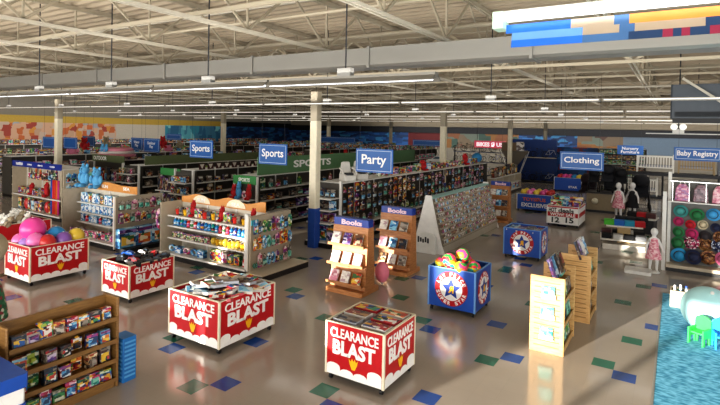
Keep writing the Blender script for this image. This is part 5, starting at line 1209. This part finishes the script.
# cribs
def crib(x, y, z, w, label, m):
    t = thing('crib', label, 'crib', (x, y, z), 0, 'nursery cribs')
    for yy in (-.35, .35):
        b = MB(); b.box(-w / 2, w / 2, yy - .02, yy + .02, .85, .92); b.box(-w / 2, w / 2, yy - .02, yy + .02, .25, .31); b.build('rail', m, t)
        for k in range(13): xx = -w / 2 + .06 + (w - .12) * k / 12; b = MB(); b.box(xx - .022, xx + .022, yy - .012, yy + .012, .3, .86); b.build('spindle', m, t)
    for sx in (-1, 1):
        for yy in (-.35, .35): b = MB(); b.box(sx * w / 2 - .035, sx * w / 2 + .035, yy - .035, yy + .035, 0, 1.0); b.build('post', m, t)
    b = MB(); b.box(-w / 2, w / 2, -.34, .34, .3, .42); b.build('mattress', mat('crib_mattress', '#8a8c94', .8), t)
t = thing('crib_platform', 'dark two level crib platform at the back right', 'display platform', (-1.0, 33.0, 0))
b = MB(); b.box(-1.9, 5.5, -.5, .5, 1.28, 1.45); b.build('upper_deck', M_dark, t)
b = MB(); b.box(-1.9, 5.5, -.5, .5, 0, .12); b.build('lower_deck', M_dark, t)
for x in (-1.85, .4, 3, 5.4): b = MB(); b.box(x - .05, x + .05, .42, .5, 0, 1.3); b.build('support', M_dark, t)
M_cribw = mat('crib_white', '#d6d4cc', .5); M_cribb = mat('crib_tan', '#8f7a58', .5)
crib(-.97, 33, 1.455, 1.75, 'white slatted crib on the upper deck, left end', M_cribw)
crib(.95, 33, 1.455, 1.6, 'tan slatted crib on the upper deck, right of the white one', M_cribb)
crib(2.8, 33, 1.455, 1.7, 'grey slatted crib on the upper deck, behind the Baby Registry sign', mat('crib_grey', '#5a5e66', .5))
crib(-1.65, 33, .125, 1.6, 'white slatted crib on the lower deck', M_cribw)
crib(1.95, 33, .125, 1.6, 'dark slatted crib on the lower deck', mat('crib_dark', '#3a3430', .5))

# ---------------------------------------------------------------- hat and bag wall on the right
t = thing('peg_display', 'white peg wall of bags, goggles and sun hats at the right edge', 'peg wall', (1.3, 15.75, 0))
b = MB(); b.box(-1.4, 1.9, .0, .04, .1, 2.35); b.build('peg_panel', mat('pegwall_grey', '#6a6864', .6), t)
b = MB(); b.cbox(-1.45, -1.37, -.1, .05, 0, 2.56, .01); b.build('end_post', M_white, t)
b = MB(); b.cbox(-1.56, -1.47, -.36, -.28, 0, 2.05, .01); b.build('front_post', M_white, t)
b = MB(); b.box(-1.45, 1.9, -.32, .0, 1.79, 1.82); b.build('bag_shelf', M_white, t)
b = MB(); b.box(-1.45, 1.9, -.4, .0, .1, .18); b.build('base_shelf', M_shelf, t)
b = MB(); b.box(-1.45, 1.9, -.35, .02, 0, .1); b.build('kick_base', M_black, t)
b = MB()
for k in range(10): b.box(-1.35 + .36 * k, -1.34 + .36 * k, -.3, -.295, 1.82, 2.34)
b.box(-1.4, 1.9, -.3, -.29, 2.33, 2.345); b.build('wire_frame', M_chrome, t)
for k in range(8): place('backpack', [0, 1, 2, 3, 0, 1, 2, 3][k], W(t, -1.13 + .4 * k, -.15, 1.825), 0, (1.05, 1, 1.05), f'{["pink","mauve","rose","dark","pale pink","dusky","blush","charcoal"][k]} printed backpack on the hat wall top shelf, {nth(k + 1)} from left', 'backpack', 'backpacks on the hat wall')
def wall_row(z, n, kind, vs, nm, sc, noun, x0=-1.33, x1=1.85, yoff=-.07, zj=.03):
    for k in range(n):
        v = vs[k % len(vs)]
        place(kind, v, W(t, x0 + (x1 - x0) * (k + .5) / n, yoff - .05 * (k % 2), z + R.uniform(-zj, zj)), R.uniform(-.35, .35), sc, f'{noun} in the {nm} row of the hat wall, {nth(k + 1)} from left', noun.split()[-1], f'{noun} on the hat wall', R.uniform(-.25, .2))
wall_row(1.52, 9, 'sun_hat', [10, 7, 11, 11, 12, 12, 12, 3, 11], 'highest', (1.0, 1.2, .95), 'small cap')
wall_row(1.24, 12, 'sun_hat', [8, 12, 9, 3, 1, 9, 3, 12, 13, 1], 'second', .72, 'tiny cap', zj=.05)
wall_row(.98, 11, 'sun_hat', [7, 8, 13, 5, 5, 13, 3, 5, 9], 'third', .85, 'small sun hat')
wall_row(.74, 11, 'sun_hat', [7, 4, 5, 6, 5, 9, 6], 'fourth', 1.0, 'sun hat', zj=.04)
wall_row(.42, 10, 'sun_hat', [0, 3, 5, 1, 9, 1], 'lowest', 1.12, 'large sun hat', yoff=-.12, zj=.05)

# ---------------------------------------------------------------- rug corner
t = MB(); t.box(-.17, 6.0, 1.0, 13.1, .0015, .014, 0); t.box(-.2, -.17, 1.0, 13.13, .0015, .018, 1); t.box(-.2, 6, 13.1, 13.13, .0015, .018, 1)
rugm = bpy.data.materials.new('teal_carpet'); rugm.use_nodes = True; nt = rugm.node_tree; bs = nt.nodes['Principled BSDF']
tc = nt.nodes.new('ShaderNodeTexCoord'); n1 = nt.nodes.new('ShaderNodeTexNoise'); n1.inputs['Scale'].default_value = 9; n1.inputs['Detail'].default_value = 8
mp = nt.nodes.new('ShaderNodeMapping'); mp.inputs['Scale'].default_value = (1, 2.2, 1)
rp = nt.nodes.new('ShaderNodeValToRGB'); rp.color_ramp.elements[0].color = C('#2f84a8'); rp.color_ramp.elements[1].color = C('#78c2e0'); rp.color_ramp.elements[0].position = .38; rp.color_ramp.elements[1].position = .62
nt.links.new(tc.outputs['Object'], mp.inputs[0]); nt.links.new(mp.outputs[0], n1.inputs['Vector']); nt.links.new(n1.outputs['Fac'], rp.inputs[0]); nt.links.new(rp.outputs[0], bs.inputs['Base Color']); bs.inputs['Roughness'].default_value = .9
rug = t.build('carpet_rug', [rugm, mat('rug_binding', '#8a8a84', .6)]); tag(rug, 'teal carpet rug laid on the tiles in the lower right corner', 'rug')
t = thing('exercise_ball', 'big pale mint exercise ball on the teal rug', 'exercise ball', (.55, 10.95, .015))
b = MB(); b.ball((0, 0, .4), (.42, .42, .4), 32, 20); b.build('ball_skin', mat('mint_vinyl', '#b4e2e4', .3, scale=3), t)
b = MB(); b.cyl((.05, -.2, .755), (.05, -.22, .765), .03, n=12); b.build('valve', M_white, t)
def chair(x, y, rz, label, m):
    t = thing('toddler_chair', label, 'chair', (x, y, .015), rz, 'plastic toddler chairs'); t.scale = (.78, .78, .9)
    b = MB(); b.cbox(-.13, .13, -.13, .13, .2, .235, .02); b.build('seat', m, t, bevel=.01)
    p = [(-.16, 0), (-.1, 0), (-.09, .12), (-.05, .16), (.05, .16), (.09, .12), (.1, 0), (.16, 0), (.16, .42), (.13, .47), (.06, .5), (-.06, .5), (-.13, .47), (-.16, .42)]
    b = MB(); b.prism(p, -.165, -.13, 0, Matrix.Rotation(PI / 2, 4, 'X')); b.prism([(-.05, .3), (.05, .3), (.05, .33), (-.05, .33)], -.168, -.165, 1, Matrix.Rotation(PI / 2, 4, 'X')); b.build('backrest', [m, M_dark], t, bevel=.006)
    q = [(-.16, 0), (-.09, 0), (-.08, .13), (.08, .13), (.09, 0), (.16, 0), (.16, .3), (-.16, .3)]
    for sx in (-1, 1):
        b = MB(); b.prism(q, sx * .145 - .016, sx * .145 + .016, 0, Matrix.Rotation(PI / 2, 4, 'Z') @ Matrix.Rotation(PI / 2, 4, 'X')); b.build('side_panel', m, t, bevel=.006)
    return t
chair(.41, 10.25, -.5, 'bright green plastic toddler chair on the teal rug', mat('chair_green', '#3fc45a', .35))
chair(.72, 10.25, .2, 'bright blue plastic toddler chair beside the green one', mat('chair_blue', '#2f9ad8', .35))
t = thing('storage_crate', 'open pale crate of small bottles behind the mint ball', 'crate', (.42, 12.3, .015))
for s in (-1, 1):
    b = MB(); b.box(-.45, .45, s * .16 - .012, s * .16 + .012, 0, .34); b.build('side_panel', mat('crate_wood', '#a89c84', .6), t)
    b = MB(); b.box(s * .44 - .012, s * .44 + .012, -.15, .15, 0, .34); b.build('end_panel', MATS['crate_wood'], t)
b = MB(); b.box(-.44, .44, -.15, .15, 0, .05); b.build('bottom_board', MATS['crate_wood'], t)
for j in range(2):
    for k in range(8): place('bottle', [3, 5, 1, 5, 3, 2, 5, 4][(k + 3 * j) % 8], (.05 + .1 * k, 12.24 + .14 * j, .07), 0, (1, 1, 1.45 + R.uniform(-.1, .15)), f'small bottle in the pale crate, {nth(k + 1)} along the {["front","back"][j]} row', 'bottle', 'bottles in the pale crate')

fm = FAR.build('boxed_toys', PK); fm['kind'] = 'stuff'; fm['label'] = 'mass of distant boxed toys filling the far shelves'; fm['category'] = 'boxed toys'
# ---------------------------------------------------------------- light
sun = bpy.data.lights.new('sun', 'SUN'); so = bpy.data.objects.new('sun', sun); COL.objects.link(so)
d = Vector((.33, 1, -.13)); so.rotation_euler = d.to_track_quat('-Z', 'Y').to_euler(); sun.energy = 13; sun.angle = .012; sun.color = (1, .93, .82)
def area(loc, target, sx, sy, e, col=(1, 1, 1)):  # unseen area lamp, added to fill the store with light
    l = bpy.data.lights.new('unseen_fill', 'AREA'); l.shape = 'RECTANGLE'; l.size = sx; l.size_y = sy; l.energy = e; l.color = col
    o = bpy.data.objects.new('unseen_fill', l); COL.objects.link(o); o.location = loc
    o.rotation_euler = (Vector(target) - Vector(loc)).to_track_quat('-Z', 'Y').to_euler()
area((-8, -4.4, 2.2), (-8, 10, 2.2), 34, 3.6, 1500, (.94, .97, 1))  # daylight from the shop front, cast by an unseen lamp
for y, e in ((5.9, 300), (11.55, 420), (17.2, 420), (23, 420), (30, 420), (37, 420),):
    area((-14, y, 4.1), (-14, y, 0), 46, .3, e * .3, (1, .96, .9)); area((-14, y, 4.3), (-14, y, 6), 46, .3, e * .65, (1, .96, .9))  # unseen lamps added along the strip rows, facing down and up
area((11.4, 12, 2.4), (0, 12, 2.2), 20, 3.5, 700, (.94, .97, 1))
area((-8, -3.6, .6), (-8, 3, 6.3), 34, 3, 2600, (1, .95, .86))  # added uplight imitating sun bounced off the floor
area((-10, 43.6, 3.6), (-10, 47, 2.0), 34, .5, 700, (1, .96, .9)); area((-33, 20, 3.7), (-40, 20, 2.4), 26, .5, 420, (1, .96, .9)); area((2, 29, 3.9), (0, 34, 1.5), 9, .5, 160, (1, .96, .9))  # added washes to brighten the back wall, left wall and cribs
wd = bpy.data.worlds.new('world'); SC.world = wd; wd.use_nodes = True
bg = wd.node_tree.nodes['Background']; sky = wd.node_tree.nodes.new('ShaderNodeTexSky'); sky.sky_type = 'HOSEK_WILKIE'
wd.node_tree.links.new(sky.outputs[0], bg.inputs[0]); bg.inputs[1].default_value = .6
SC.view_settings.view_transform = 'Standard'; SC.view_settings.look = 'Medium High Contrast'; SC.view_settings.exposure = 0
SC.cycles.use_denoising = True; SC.cycles.max_bounces = 6; SC.cycles.diffuse_bounces = 4; SC.cycles.glossy_bounces = 3; SC.cycles.sample_clamp_indirect = 8
